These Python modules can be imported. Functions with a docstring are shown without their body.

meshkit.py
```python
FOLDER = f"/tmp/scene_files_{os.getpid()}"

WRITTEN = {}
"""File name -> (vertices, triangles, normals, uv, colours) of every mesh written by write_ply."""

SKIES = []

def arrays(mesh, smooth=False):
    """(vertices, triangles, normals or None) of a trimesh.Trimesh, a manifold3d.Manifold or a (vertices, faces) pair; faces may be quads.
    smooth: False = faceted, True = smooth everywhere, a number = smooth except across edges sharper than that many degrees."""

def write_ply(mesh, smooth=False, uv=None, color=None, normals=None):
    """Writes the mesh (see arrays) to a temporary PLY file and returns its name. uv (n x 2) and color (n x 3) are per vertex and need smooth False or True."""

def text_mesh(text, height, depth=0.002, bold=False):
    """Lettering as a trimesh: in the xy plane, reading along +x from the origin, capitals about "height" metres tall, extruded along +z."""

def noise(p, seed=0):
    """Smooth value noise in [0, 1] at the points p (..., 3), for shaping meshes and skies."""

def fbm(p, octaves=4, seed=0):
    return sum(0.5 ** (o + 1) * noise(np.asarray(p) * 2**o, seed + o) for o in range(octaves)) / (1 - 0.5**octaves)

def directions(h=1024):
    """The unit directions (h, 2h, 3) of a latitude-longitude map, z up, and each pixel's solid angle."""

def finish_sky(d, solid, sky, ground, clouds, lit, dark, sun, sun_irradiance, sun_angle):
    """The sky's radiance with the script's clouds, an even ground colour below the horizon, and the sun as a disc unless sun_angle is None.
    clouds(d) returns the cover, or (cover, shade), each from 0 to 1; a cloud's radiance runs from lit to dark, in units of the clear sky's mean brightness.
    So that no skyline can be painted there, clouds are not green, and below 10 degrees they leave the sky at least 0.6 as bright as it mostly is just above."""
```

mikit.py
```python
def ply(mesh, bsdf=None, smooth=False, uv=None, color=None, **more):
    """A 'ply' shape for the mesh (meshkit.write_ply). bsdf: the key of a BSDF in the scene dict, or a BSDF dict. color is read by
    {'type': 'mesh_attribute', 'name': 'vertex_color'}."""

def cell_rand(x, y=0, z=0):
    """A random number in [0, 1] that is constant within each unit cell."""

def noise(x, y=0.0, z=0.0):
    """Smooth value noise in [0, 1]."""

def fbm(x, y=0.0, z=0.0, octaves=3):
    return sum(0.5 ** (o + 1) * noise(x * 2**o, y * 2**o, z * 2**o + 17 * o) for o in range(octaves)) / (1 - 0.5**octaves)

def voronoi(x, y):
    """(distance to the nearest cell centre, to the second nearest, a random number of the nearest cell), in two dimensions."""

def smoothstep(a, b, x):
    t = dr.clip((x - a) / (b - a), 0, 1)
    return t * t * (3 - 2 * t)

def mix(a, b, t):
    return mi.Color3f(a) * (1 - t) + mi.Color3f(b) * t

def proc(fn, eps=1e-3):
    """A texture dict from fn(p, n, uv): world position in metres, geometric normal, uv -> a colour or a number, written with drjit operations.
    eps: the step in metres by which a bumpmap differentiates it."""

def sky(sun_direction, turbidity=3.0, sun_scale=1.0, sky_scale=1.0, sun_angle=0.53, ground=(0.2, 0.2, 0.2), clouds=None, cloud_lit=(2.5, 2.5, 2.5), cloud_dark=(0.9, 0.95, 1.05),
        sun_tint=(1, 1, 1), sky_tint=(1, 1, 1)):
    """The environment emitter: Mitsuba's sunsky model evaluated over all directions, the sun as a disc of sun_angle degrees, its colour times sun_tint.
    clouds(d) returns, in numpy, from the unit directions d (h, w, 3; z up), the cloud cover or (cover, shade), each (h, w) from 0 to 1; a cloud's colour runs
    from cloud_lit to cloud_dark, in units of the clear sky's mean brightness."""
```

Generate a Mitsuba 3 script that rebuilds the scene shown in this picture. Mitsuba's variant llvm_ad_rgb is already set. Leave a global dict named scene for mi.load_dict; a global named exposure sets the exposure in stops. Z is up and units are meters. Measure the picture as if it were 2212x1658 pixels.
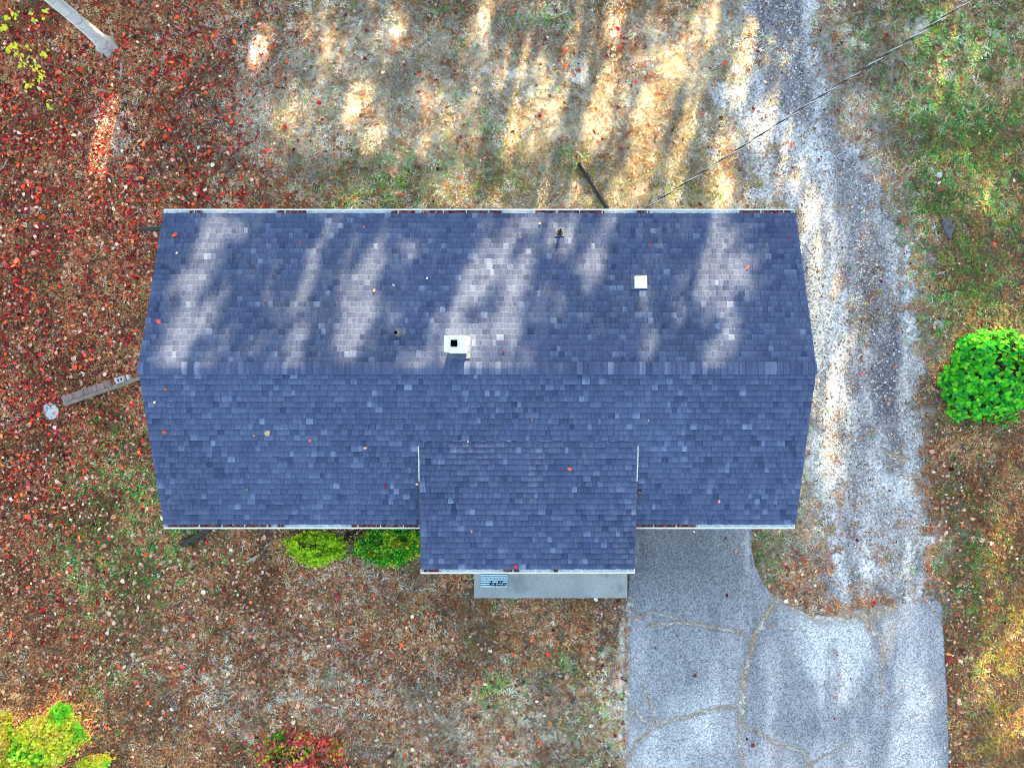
import math
import numpy as np, trimesh, shapely
from shapely.geometry import Polygon, LineString
import drjit as dr
import mitsuba as mi
import mikit, meshkit
from mikit import noise, fbm, voronoi, cell_rand, smoothstep, mix

T = mi.ScalarTransform4f
scene, labels = {}, {}
R = np.random.default_rng(11)

# ------------------------------------------------------------------ camera, sky, exposure
CAM_Z, FOCAL = 20.8, 1536.0            # drone height; focal length in units of a 2212 px wide picture
scene['camera'] = {'type': 'perspective', 'fov': math.degrees(2 * math.atan(1106 / FOCAL)), 'fov_axis': 'x', 'near_clip': 0.5, 'far_clip': 900.0,
                   'to_world': T().look_at(origin=[0, 0, CAM_Z], target=[0, 0, 0], up=[0, 1, 0])}
SUN = np.array([0.21, 1.0, 0.325]); SUN /= np.linalg.norm(SUN)
scene['sky'] = mikit.sky(SUN.tolist(), turbidity=3.0, sun_scale=1.0, sky_scale=1.0, sun_angle=0.55, sun_tint=(1.0, 1.09, 1.08), sky_tint=(1.32, 1.08, 0.90))
exposure = 4.65


def at(px, py, z=0.0):
    """Plan survey units (1/2212 of the surveyed width, taken from above the house) to metres for a point at height z."""
    s = (CAM_Z - z) / FOCAL
    return np.array([(px - 1106.0) * s, (829.0 - py) * s, z])


GS = CAM_Z / FOCAL                      # metres per survey unit on the ground


def lin(*c):
    c = np.asarray(c, float) / 255.0
    return np.where(c <= 0.04045, c / 12.92, ((c + 0.055) / 1.055) ** 2.4)


# ------------------------------------------------------------------ mesh helpers
class MB:
    """Collects polygons into one mesh."""
    def __init__(s):
        s.v, s.f, s.u, s.c, s.n = [], [], [], [], 0

    def add(s, v, f, uv=None, c=None):
        v = np.asarray(v, float).reshape(-1, 3); f = np.asarray(f, int)
        if f.ndim == 2 and f.shape[1] == 4:
            f = np.vstack([f[:, [0, 1, 2]], f[:, [0, 2, 3]]])
        s.v.append(v); s.f.append(f + s.n); s.n += len(v)
        if uv is not None: s.u.append(np.broadcast_to(uv, (len(v), 2)))
        if c is not None: s.c.append(np.broadcast_to(c, (len(v), 3)))
        return s

    def mesh(s, m, **k):
        return s.add(np.asarray(m.vertices), np.asarray(m.faces), **k)

    def box(s, lo, hi, **k):
        return s.mesh(chamfer_box(lo, hi), **k)

    def get(s):
        return np.vstack(s.v), np.vstack(s.f)

    def ply(s, bsdf, smooth=False, **more):
        return mikit.ply(s.get(), bsdf, smooth=smooth, uv=np.vstack(s.u) if s.u else None, color=np.vstack(s.c) if s.c else None, **more)


def chamfer_box(lo, hi, b=None):
    lo, hi = np.asarray(lo, float), np.asarray(hi, float)
    e = hi - lo
    b = min(0.006, e.min() * 0.2) if b is None else b
    pts = []
    for sx in (0, 1):
        for sy in (0, 1):
            for sz in (0, 1):
                c = np.where([sx, sy, sz], hi, lo); d = np.where([sx, sy, sz], -1, 1) * b
                for k in range(3):
                    q = c + d; q[k] = c[k]; pts.append(q)
    return trimesh.convex.convex_hull(np.array(pts))


def frame_of(d):
    d = d / np.linalg.norm(d)
    a = np.cross(d, [0, 0, 1.0] if abs(d[2]) < 0.9 else [1.0, 0, 0]); a /= np.linalg.norm(a)
    return a, np.cross(d, a)


def tube(pts, radii, sides=8, cap=True, wob=0.0, rng=None):
    pts = np.asarray(pts, float); radii = np.broadcast_to(radii, len(pts))
    ang = np.arange(sides) * 2 * np.pi / sides
    V, prev = [], None
    for i, p in enumerate(pts):
        d = pts[min(i + 1, len(pts) - 1)] - pts[max(i - 1, 0)]
        d = d / np.linalg.norm(d)
        if prev is None: a, b = frame_of(d)
        else:
            a = prev - d * (prev @ d); a /= np.linalg.norm(a); b = np.cross(d, a)
        prev = a
        r = radii[i] * (1 + (wob * rng.standard_normal(sides) if wob else 0))
        V.append(p + np.outer(np.cos(ang) * r, a) + np.outer(np.sin(ang) * r, b))
    V = np.vstack(V); F = []
    n = len(pts)
    for i in range(n - 1):
        for k in range(sides):
            k2 = (k + 1) % sides
            F += [[i * sides + k, i * sides + k2, (i + 1) * sides + k2], [i * sides + k, (i + 1) * sides + k2, (i + 1) * sides + k]]
    if cap:
        V = np.vstack([V, pts[0], pts[-1]])
        for k in range(sides):
            k2 = (k + 1) % sides
            F += [[len(V) - 2, k2, k], [len(V) - 1, (n - 1) * sides + k, (n - 1) * sides + k2]]
    return V, np.array(F)


used = {}


def numbered(name):
    i = used.get(name, -1) + 1; used[name] = i
    return name if i == 0 else f'{name}_{i:03d}'


def thing(name, label, cat, group=None, kind=None):
    k = numbered(name)
    labels[k] = {'label': label, 'category': cat}
    if group: labels[k]['group'] = group
    if kind: labels[k]['kind'] = kind
    return k


def part(parent, name, shape, label=None, kind=None):
    k = numbered(f'{parent}__{name}')
    if isinstance(shape, dict): scene[k] = shape
    if label or kind: labels[k] = {**({'label': label} if label else {}), **({'kind': kind} if kind else {})}
    return k


def solo(name, shape, label, cat, group=None, kind=None):
    k = thing(name, label, cat, group, kind); scene[k] = shape
    return k


# ------------------------------------------------------------------ ground fields: where each kind of cover grows (survey units, strength)
def B(*rows):
    out = []
    for cx, cy, rx, ry, a in rows:
        p = at(cx, cy); out.append((p[0], p[1], rx * GS, ry * GS, a))
    return out


RED = B((130, 240, 330, 330, 1.0), (60, 560, 260, 320, 1.0), (20, 900, 200, 300, .8), (420, 160, 160, 190, .45), (330, 420, 170, 90, .4), (600, 440, 260, 26, .25),
        (190, 1010, 160, 120, .55), (60, 1250, 120, 150, .4), (1170, 110, 60, 40, .3), (1350, 105, 40, 40, .4))
TAN = B((150, 1400, 420, 330, .9), (60, 1150, 160, 220, .6), (600, 1330, 300, 220, .6), (900, 1560, 400, 160, .5), (2080, 1130, 90, 260, .7), (1700, 1250, 70, 70, .9), (2060, 1560, 30, 260, .9),
        (300, 620, 200, 320, .5), (1780, 1310, 120, 30, .8), (1240, 1380, 160, 160, .4), (500, 1180, 160, 100, .4))
STRAW = B((830, 190, 330, 230, .8), (1300, 240, 300, 230, 1.0), (620, 260, 110, 90, .9), (1560, 160, 120, 260, .8), (1100, 1570, 330, 110, .6), (560, 1480, 260, 90, .35), (1790, 120, 110, 180, .5),
          (1900, 330, 70, 300, .5), (1330, 1450, 40, 200, .4), (820, 1200, 160, 120, .25), (2100, 90, 120, 110, .3), (240, 300, 30, 60, .9), (1700, 1000, 100, 500, .6), (1330, 440, 420, 40, .7))
GREEN = B((2120, 120, 110, 130, .9), (1990, 60, 60, 60, .8), (2060, 270, 120, 110, .8), (2110, 420, 120, 110, .6), (2000, 450, 60, 70, .5), (2070, 640, 130, 110, .65), (890, 370, 130, 50, .8), (1110, 400, 80, 45, .6),
          (1065, 285, 28, 34, .9), (1205, 45, 36, 28, 1.0), (1110, 50, 22, 18, .8), (985, 215, 22, 24, .7), (1000, 95, 26, 22, .6), (1232, 340, 34, 30, 1.2), (960, 20, 30, 20, .7), (250, 1090, 110, 130, 1.1), (340, 1175, 60, 50, 1.2), (240, 1230, 110, 90, .8), (180, 1000, 60, 50, .4),
          (1655, 1190, 34, 60, 1.0), (1075, 1480, 60, 36, .7), (1085, 1535, 60, 24, .7), (1290, 1560, 60, 80, .5), (2090, 1230, 60, 220, .5), (1900, 160, 20, 30, .8), (410, 1140, 70, 50, .9),
          (820, 420, 110, 30, .6), (1300, 300, 15, 15, .5), (170, 1160, 50, 70, .6), (210, 1480, 60, 60, .4), (310, 1420, 40, 60, .4), (1205, 1440, 40, 26, .5), (1390, 1600, 60, 50, .5), (600, 1600, 60, 40, .6), (205, 895, 16, 14, .9), (245, 915, 14, 12, 1.0),
          (1290, 940, 30, 20, .0), (780, 330, 60, 30, .5), (1500, 430, 80, 30, .4), (1850, 60, 40, 80, .3))
YELLOW = B((2170, 1430, 70, 190, 1.1), (2130, 1600, 60, 70, .6), (1440, 360, 260, 100, .5), (1000, 430, 300, 26, .5), (1600, 250, 60, 200, .5), (1080, 330, 90, 60, .4), (1330, 420, 160, 40, .5), (1440, 60, 60, 80, .5), (2050, 60, 50, 50, .5))
SAND = B((555, 110, 26, 50, 1.0), (610, 125, 20, 22, .6), (850, 70, 24, 18, .9), (1045, 45, 20, 36, .8), (765, 232, 26, 20, .9), (820, 285, 34, 20, .7), (1250, 160, 34, 44, .9), (1330, 55, 22, 50, .6), (1105, 155, 34, 26, .7),
         (700, 60, 30, 24, .5), (1590, 240, 26, 60, .9), (1550, 170, 18, 40, .5), (1500, 280, 20, 60, .5), (1610, 320, 40, 30, .8), (700, 1310, 50, 24, .5), (540, 1590, 26, 24, .7), (1770, 640, 30, 120, .9), (1770, 870, 30, 160, .9), (1990, 55, 26, 40, .7), (2100, 100, 40, 30, .5), (520, 160, 12, 30, .6), (1345, 1480, 16, 260, .8), (1760, 1010, 40, 60, .6))
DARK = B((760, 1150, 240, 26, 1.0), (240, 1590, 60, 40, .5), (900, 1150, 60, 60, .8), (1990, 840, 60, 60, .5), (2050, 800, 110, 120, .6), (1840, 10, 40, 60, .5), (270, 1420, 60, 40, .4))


def field(rows, x, y, ex):
    s = 0.0
    for cx, cy, rx, ry, a in rows:
        if a: s = s + a * ex(-(((x - cx) / rx) ** 2 + ((y - cy) / ry) ** 2))
    return s


def npf(rows, x, y):
    return np.minimum(field(rows, x, y, np.exp), 1.2)


def drf(rows, x, y):
    return dr.minimum(field(rows, x, y, dr.exp), 1.2)


# ------------------------------------------------------------------ materials
def vcol(name, rough=0.9, trans=0.0):
    if trans:
        scene[name] = {'type': 'principledthin', 'base_color': {'type': 'mesh_attribute', 'name': 'vertex_color'}, 'roughness': 0.45, 'spec_trans': 0.0, 'diff_trans': trans, 'eta': 1.4}
    else:
        scene[name] = {'type': 'twosided', 'b': {'type': 'diffuse', 'reflectance': {'type': 'mesh_attribute', 'name': 'vertex_color'}}}


vcol('blade_mat'); vcol('leaf_mat', trans=0.7); vcol('litter_mat'); vcol('stone_mat')


def principled(name, fn_or_rgb, rough=0.8, spec=0.3, two=False, bump=None, **k):
    col = mikit.proc(fn_or_rgb) if callable(fn_or_rgb) else {'type': 'rgb', 'value': [float(c) for c in fn_or_rgb]}
    m = {'type': 'principled', 'base_color': col, 'roughness': rough, 'specular': spec, **k}
    if bump: m = {'type': 'bumpmap', 'arbitrary': mikit.proc(bump[0], eps=bump[2]), 'scale': bump[1], 'bsdf': m}
    scene[name] = {'type': 'twosided', 'b': m}


def shingle_col(p, n, uv):
    # uv.x: the tone of the tab (granule blend of its batch), uv.y: a random number of the tab
    t, q = uv.x, uv.y
    g = noise(p.x * 260, p.y * 260, p.z * 260) * .55 + noise(p.x * 90, p.y * 90, p.z * 90 + 7) * .45
    streak = noise(p.x * 34 + q * 40, p.y * 2.6, q * 91)
    big = fbm(p.x * .5 + 3, p.y * .5, 1.0)
    c = mix((.044, .062, .128), (.158, .198, .310), t)
    c = mix(c, mi.Color3f(.072, .088, .180), .5 * smoothstep(.35, .75, q))
    return c * (.34 + .62 * g + .50 * streak + .34 * big)


principled('shingle_mat', shingle_col, rough=.85, spec=.25)


def white_col(p, n, uv):
    d = fbm(p.x * 3.1, p.y * 9, p.z * 9)
    s = smoothstep(.62, .85, noise(p.x * 11, p.y * 11, p.z * 4))
    return mix((.80, .80, .77), (.62, .60, .54), .45 * d + .35 * s)


principled('white_paint', white_col, rough=.45, spec=.4)
principled('cream_paint', (.72, .70, .58), rough=.5)
principled('bright_white', (.86, .86, .85), rough=.4, spec=.4)
principled('lead_grey', lambda p, n, uv: mix((.07, .09, .14), (.14, .17, .24), fbm(p.x * 9, p.y * 9, 1.0)), rough=.6)
principled('siding_paint', (.70, .70, .68), rough=.6)


def pipe_col(p, n, uv):
    return mix((.010, .011, .014), (.035, .036, .04), fbm(p.x * 14, p.y * 14, p.z * 14))


principled('black_plastic', pipe_col, rough=.42, spec=.45)
principled('flue_dark', (.006, .006, .006), rough=.95, spec=.05)
principled('grey_metal', (.34, .36, .38), rough=.45, metallic=.0, spec=.5)


def concrete_col(p, n, uv):
    a = fbm(p.x * 1.6, p.y * 1.6, 3.0, octaves=4); b = noise(p.x * 55, p.y * 55, p.z * 55)
    st = smoothstep(.55, .8, fbm(p.x * 3.5 + 9, p.y * 2.2, 8.0))
    c = mix((.30, .31, .31), (.46, .46, .45), a)
    return mix(c, mi.Color3f(.235, .24, .235), .6 * st) * (.82 + .34 * b)


principled('concrete', concrete_col, rough=.9, spec=.2, bump=(lambda p, n, uv: noise(p.x * 40, p.y * 40) * 1.0, .002, .004))


def asphalt_col(p, n, uv):
    x, y = p.x, p.y
    wear = fbm(x * .42 + 5, y * .27, 2.0, octaves=4)
    pale = smoothstep(.42, .68, wear)
    agg = noise(x * 31, y * 31, 5.0); fine = noise(x * 75, y * 75, 6.0)
    stripe = smoothstep(.5, .7, fbm(x * 1.3, y * .22 + 4, 9.0))
    c = mix((.285, .288, .312), (.56, .565, .575), pale)
    c = mix(c, mi.Color3f(.60, .56, .57), .45 * stripe)
    c = mix(c, mi.Color3f(.19, .195, .225), .55 * smoothstep(.56, .72, fbm(x * 1.7 + 11, y * .6, 14.0, octaves=4)))
    c = mix(c, mi.Color3f(.22, .23, .27), .28 * smoothstep(.55, .75, fbm(x * .8 + 2, y * .5 + 9, 4.0)))
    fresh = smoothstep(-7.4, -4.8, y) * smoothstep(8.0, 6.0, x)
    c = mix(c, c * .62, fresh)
    return c * (.22 + .95 * agg + .62 * fine)


principled('asphalt_mat', asphalt_col, rough=.92, spec=.2, bump=(lambda p, n, uv: noise(p.x * 40, p.y * 40), .006, .004))


def track_col(p, n, uv):
    x, y = p.x, p.y
    a = fbm(x * .9, y * .35, 2.0, octaves=4); b = noise(x * 24, y * 24, 1.0); f = noise(x * 60, y * 60, 1.0)
    w = drf(SAND, x, y)
    c = mix((.36, .34, .335), (.74, .70, .68), smoothstep(.26, .56, a))
    c = mix(c, mi.Color3f(.70, .66, .58), .8 * smoothstep(.15, .8, w))
    dk = smoothstep(.54, .70, fbm(x * 1.1 + 7, y * .3, 5.0))
    c = mix(c, mi.Color3f(.12, .12, .145), .75 * dk)
    c = mix(c, mi.Color3f(.20, .15, .12), .5 * smoothstep(.58, .75, fbm(x * 2.2, y * 1.1 + 3, 7.0)))
    rut = dr.minimum(gap_to(RUTS[0], x, y), gap_to(RUTS[1], x, y)) + .5 * (fbm(x * 2.0, y * 1.2, 3.0) - .5)
    c = mix(c, mi.Color3f(.14, .13, .15), .78 * smoothstep(.30, -.20, rut))
    return c * (.18 + .95 * b + .62 * f)


principled('track_mat', track_col, rough=.95, spec=.1)


TRK = [(float(at(a, b)[0]), float(at(a, b)[1]), float(w * GS)) for a, b, w in ((1680, -200, 76), (1684, 80, 78), (1690, 220, 110), (1740, 340, 120), (1800, 450, 108), (1850, 600, 116), (1866, 800, 122), (1872, 1000, 120), (1895, 1150, 112), (1900, 1320, 112))]


RUTS = [[(float(at(a, b)[0]), float(at(a, b)[1]), w * GS) for a, b, w in q] for q in
        (((1672, -200, 60), (1680, 90, 60), (1700, 180, 46), (1740, 250, 20)), ((1778, 250, 16), (1840, 420, 26), (1884, 560, 34), (1905, 700, 34), (1915, 860, 26), (1940, 1000, 14)))]


def gap_to(line, x, y):
    best = mi.Float(99.0)
    for (ax, ay, aw), (bx_, by_, bw) in zip(line[:-1], line[1:]):
        dx, dy = bx_ - ax, by_ - ay
        t = dr.clip(((x - ax) * dx + (y - ay) * dy) / (dx * dx + dy * dy), 0, 1)
        best = dr.minimum(best, dr.sqrt(dr.square(x - ax - dx * t) + dr.square(y - ay - dy * t)) - (aw + (bw - aw) * t))
    return best


def soil_col(p, n, uv):
    x, y = p.x, p.y
    f = noise(x * 28, y * 28, 2.0); g = noise(x * 9, y * 9, 4.0); a = fbm(x * .9, y * .9, 1.0, octaves=4)
    c = mix((.075, .055, .040), (.22, .165, .12), a)
    c = mix(c, mi.Color3f(.085, .030, .028), .65 * smoothstep(.2, .9, drf(RED, x, y)))
    c = mix(c, mi.Color3f(.42, .34, .23), .7 * smoothstep(.3, .9, drf(STRAW, x, y) * (.55 + .9 * a)))
    c = mix(c, mi.Color3f(.060, .11, .03), .6 * smoothstep(.3, .9, drf(GREEN, x, y) * (.5 + a)))
    mats = smoothstep(.50, .62, fbm(x * 1.25 + 4, y * 1.05, 12.0, octaves=4)) * smoothstep(.25, .8, drf(STRAW, x, y))
    c = mix(c, mi.Color3f(.62, .53, .40), .85 * mats)
    c = mix(c, mi.Color3f(.72, .67, .58), .95 * smoothstep(.30, .75, drf(SAND, x, y) * (.35 + 1.3 * fbm(x * 3, y * 3, 6.0))))
    gap = gap_to(TRK, x, y)
    c = mix(c, mi.Color3f(.46, .44, .44), .85 * smoothstep(1.1, -.3, gap + 2.4 * (fbm(x * 1.5, y * 1.2, 9.0, octaves=4) - .5)))
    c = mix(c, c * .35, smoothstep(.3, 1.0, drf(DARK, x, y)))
    return c * (.35 + .75 * f + .55 * g)


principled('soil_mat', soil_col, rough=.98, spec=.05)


def bark_col(p, n, uv):
    a = fbm(p.x * 9, p.y * 9, p.z * 3, octaves=4)
    band = smoothstep(.60, .72, noise(p.x * 5, p.y * 5, p.z * 16))
    return mix(mix(mix((.40, .42, .44), (.66, .68, .70), a), (.34, .28, .27), .8 * smoothstep(.75, .15, p.z + .5 * a)), (.17, .16, .15), .35 * band)


principled('pale_bark', bark_col, rough=.9, spec=.1)
principled('brown_bark', lambda p, n, uv: mix((.06, .045, .034), (.16, .125, .10), fbm(p.x * 8, p.y * 8, p.z * 3)), rough=.95, spec=.1)
principled('old_timber', lambda p, n, uv: mix((.13, .10, .085), (.36, .31, .27), fbm(p.x * 6, p.y * 30, p.z * 30)), rough=.9, spec=.1)
principled('old_brick', lambda p, n, uv: mix(mix((.19, .11, .10), (.34, .23, .21), uv.x), (.42, .38, .36), .5 * fbm(p.x * 20, p.y * 20, p.z * 20)), rough=.95, spec=.1)
principled('pale_stone', lambda p, n, uv: mix((.40, .41, .43), (.72, .73, .76), fbm(p.x * 9, p.y * 9, p.z * 9)), rough=.95, spec=.1)
principled('dark_stone', lambda p, n, uv: mix((.07, .07, .075), (.20, .20, .22), fbm(p.x * 9, p.y * 9, p.z * 9)), rough=.95, spec=.1)


def mat_col(p, n, uv):
    s = .5 + .5 * dr.sin(2 * math.pi * (uv.y / .064))
    c = mix((.035, .16, .30), (.66, .80, .82), smoothstep(.30, .62, s))
    return c * (.8 + .4 * noise(uv.x * 160, uv.y * 160, 3.0))


principled('doormat_mat', mat_col, rough=.95, spec=.05)
principled('lettering_mat', (.012, .013, .02), rough=.8)

# ------------------------------------------------------------------ ground sheet
half = 400.0
xs = np.concatenate([[-half, -120, -50, -25], np.arange(-18, 18.01, .75), [25, 50, 120, half]])
gx, gy = np.meshgrid(xs, xs)
idx = np.arange(gx.size).reshape(gx.shape)
quads = np.stack([idx[:-1, :-1], idx[:-1, 1:], idx[1:, 1:], idx[1:, :-1]], -1).reshape(-1, 4)
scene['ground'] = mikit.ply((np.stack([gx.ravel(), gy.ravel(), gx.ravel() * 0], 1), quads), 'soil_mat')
labels['ground'] = {'label': 'autumn lawn soil around the house', 'category': 'ground', 'kind': 'structure'}


def poly_px(pts, z=0.0):
    return Polygon([at(x, y, z)[:2] for x, y in pts])


def rough_poly(poly, step, amp, rng, freq=1.0):
    ring = np.array(LineString(poly.exterior.coords).segmentize(step).coords)[:-1]
    w = np.c_[ring * freq, np.zeros(len(ring))]
    off = np.c_[meshkit.fbm(w * 1.7, 3, 5) - .5, meshkit.fbm(w * 1.7, 3, 9) - .5] * 2 * amp
    return Polygon(ring + off + rng.normal(0, amp * .12, ring.shape)).buffer(0)


def sheet(poly, z, thick=0.0):
    geoms = getattr(poly, 'geoms', [poly])
    mb = MB()
    for g in geoms:
        if g.area < 1e-4: continue
        if thick:
            m = trimesh.creation.extrude_polygon(g, thick, engine='earcut'); m.apply_translation([0, 0, z - thick])
            mb.mesh(m)
        else:
            v, f = trimesh.creation.triangulate_polygon(g, engine='earcut')
            mb.add(np.c_[v, np.full(len(v), z)], f)
    return mb


DRIVE = poly_px([(1357, 1290), (1362, 1120), (1600, 1020), (1622, 1140), (1624, 1195), (1632, 1225), (1648, 1262), (1672, 1284), (1700, 1306), (1740, 1323), (1790, 1330), (1845, 1320), (1890, 1306), (1960, 1302), (2030, 1296),
                 (2036, 1340), (2041, 1420), (2045, 1500), (2049, 1620), (2052, 1850), (1345, 1850), (1350, 1660), (1352, 1500), (1357, 1400)])
DRIVE = rough_poly(DRIVE, .12, .035, R, 2.0)
TRACK = poly_px([(1600, -160), (1610, 60), (1612, 180), (1570, 250), (1600, 330), (1665, 385), (1700, 455), (1715, 560), (1730, 690), (1740, 900), (1752, 1010), (1775, 1100), (1790, 1200), (1786, 1290), (1800, 1316), (1900, 1304), (2008, 1294), (2012, 1200),
                 (2000, 1080), (1992, 960), (1985, 800), (1975, 650), (1950, 520), (1905, 420), (1860, 330), (1800, 250), (1765, 130), (1755, -160)])
EDGE = TRACK.buffer(.35)
TRACK = rough_poly(TRACK.buffer(-.12), .08, .6, R, 1.3)
TRACK = TRACK.union(shapely.union_all([rough_poly(shapely.Point(*at(a, b)[:2]).buffer(r * GS), .08, .2, R, 2.5) for a, b, r in ((1560, 210, 22), (1545, 330, 14), (1520, 290, 10), (1640, 420, 18), (1590, 150, 16), (1830, 470, 16), (2015, 560, 12), (2030, 700, 14))]))
scene['gravel_track'] = sheet(TRACK.difference(DRIVE.buffer(-.02)), .006).ply('track_mat')
labels['gravel_track'] = {'label': 'worn grey gravel track running past the right end of the house', 'category': 'track', 'kind': 'structure'}
scene['driveway'] = sheet(DRIVE, .014, .05).ply('asphalt_mat')
labels['driveway'] = {'label': 'cracked grey asphalt driveway in front of the house', 'category': 'driveway', 'kind': 'structure'}

# cracks in the asphalt, filled with sand and dead grass (a part of the driveway each)
CRACKS = [
    [(1366, 1318), (1385, 1328), (1410, 1322), (1440, 1330), (1475, 1336)],
    [(1395, 1352), (1425, 1346), (1470, 1344), (1530, 1352), (1570, 1360), (1612, 1368)],
    [(1705, 1262), (1680, 1292), (1662, 1318), (1645, 1345), (1628, 1370), (1622, 1400), (1612, 1440), (1604, 1480), (1602, 1525), (1598, 1560)],
    [(1358, 1555), (1372, 1530), (1390, 1555), (1420, 1566), (1450, 1556), (1500, 1542), (1560, 1528), (1598, 1520)],
    [(1390, 1480), (1402, 1520), (1420, 1562), (1400, 1580), (1372, 1602), (1360, 1640)],
    [(1598, 1560), (1640, 1582), (1665, 1598), (1700, 1610), (1735, 1622), (1755, 1660)],
    [(1740, 1650), (1790, 1628), (1830, 1606)],
    [(1880, 1330), (1895, 1370), (1905, 1400), (1902, 1450), (1905, 1500)],
    [(1358, 1300), (1352, 1400), (1350, 1520), (1347, 1700)],
    [(1600, 1530), (1598, 1600), (1604, 1660)],
]
CW = [.05, .07, .15, .075, .06, .065, .02, .03, .16, .06]
grit_pts = []


def stroke_poly(pts, w, rng):
    line = LineString([at(x, y)[:2] for x, y in pts]).segmentize(.06)
    c = np.array(line.coords)
    c[1:-1] += rng.normal(0, .012, c[1:-1].shape) + .10 * (np.c_[meshkit.fbm(np.c_[c[1:-1] * 3.5, c[1:-1, 0] * 0], 3, 1), meshkit.fbm(np.c_[c[1:-1] * 3.5, c[1:-1, 0] * 0], 3, 2)] - .5)
    d = np.gradient(c, axis=0); d /= np.linalg.norm(d, axis=1, keepdims=True)
    nrm = np.c_[-d[:, 1], d[:, 0]]
    ww = w * (.15 + rng.random(len(c)) ** 1.6 * 1.5)[:, None] * .5
    ww2 = w * (.35 + rng.random(len(c)) * .9)[:, None] * .5
    return Polygon(np.vstack([c + nrm * ww, (c - nrm * ww2)[::-1]])).buffer(0), c


def fill_col(p, n, uv):
    a = noise(p.x * 20, p.y * 20, 1.0); b = fbm(p.x * 2.4, p.y * 2.4, 2.0)
    return mix(mix((.34, .22, .13), (.62, .46, .32), a), (.74, .69, .62), smoothstep(.42, .62, b)) * (.45 + .85 * a)


principled('crack_fill_mat', fill_col, rough=.98, spec=.05)
for pts, w in zip(CRACKS, CW):
    pg, c = stroke_poly(pts, w, R)
    pg = pg.intersection(DRIVE.buffer(.05))
    part('driveway', 'crack', sheet(pg, .0185).ply('crack_fill_mat'))
    for q in c:
        n = int(12 + w * 260)
        grit_pts.append(np.c_[q + R.normal(0, w * .45 + .02, (n, 2)), R.random(n)])
HAIR = [[(1500, 1150), (1512, 1210), (1500, 1260), (1520, 1300), (1512, 1345)],
        [(1660, 1500), (1700, 1480), (1750, 1492), (1800, 1470)], [(1450, 1400), (1490, 1430), (1540, 1420), (1600, 1450)], [(1420, 1640), (1450, 1600), (1500, 1590), (1540, 1560)], [(1920, 1600), (1950, 1560), (1990, 1540)], [(1820, 1540), (1845, 1580), (1838, 1640)]]
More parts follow.
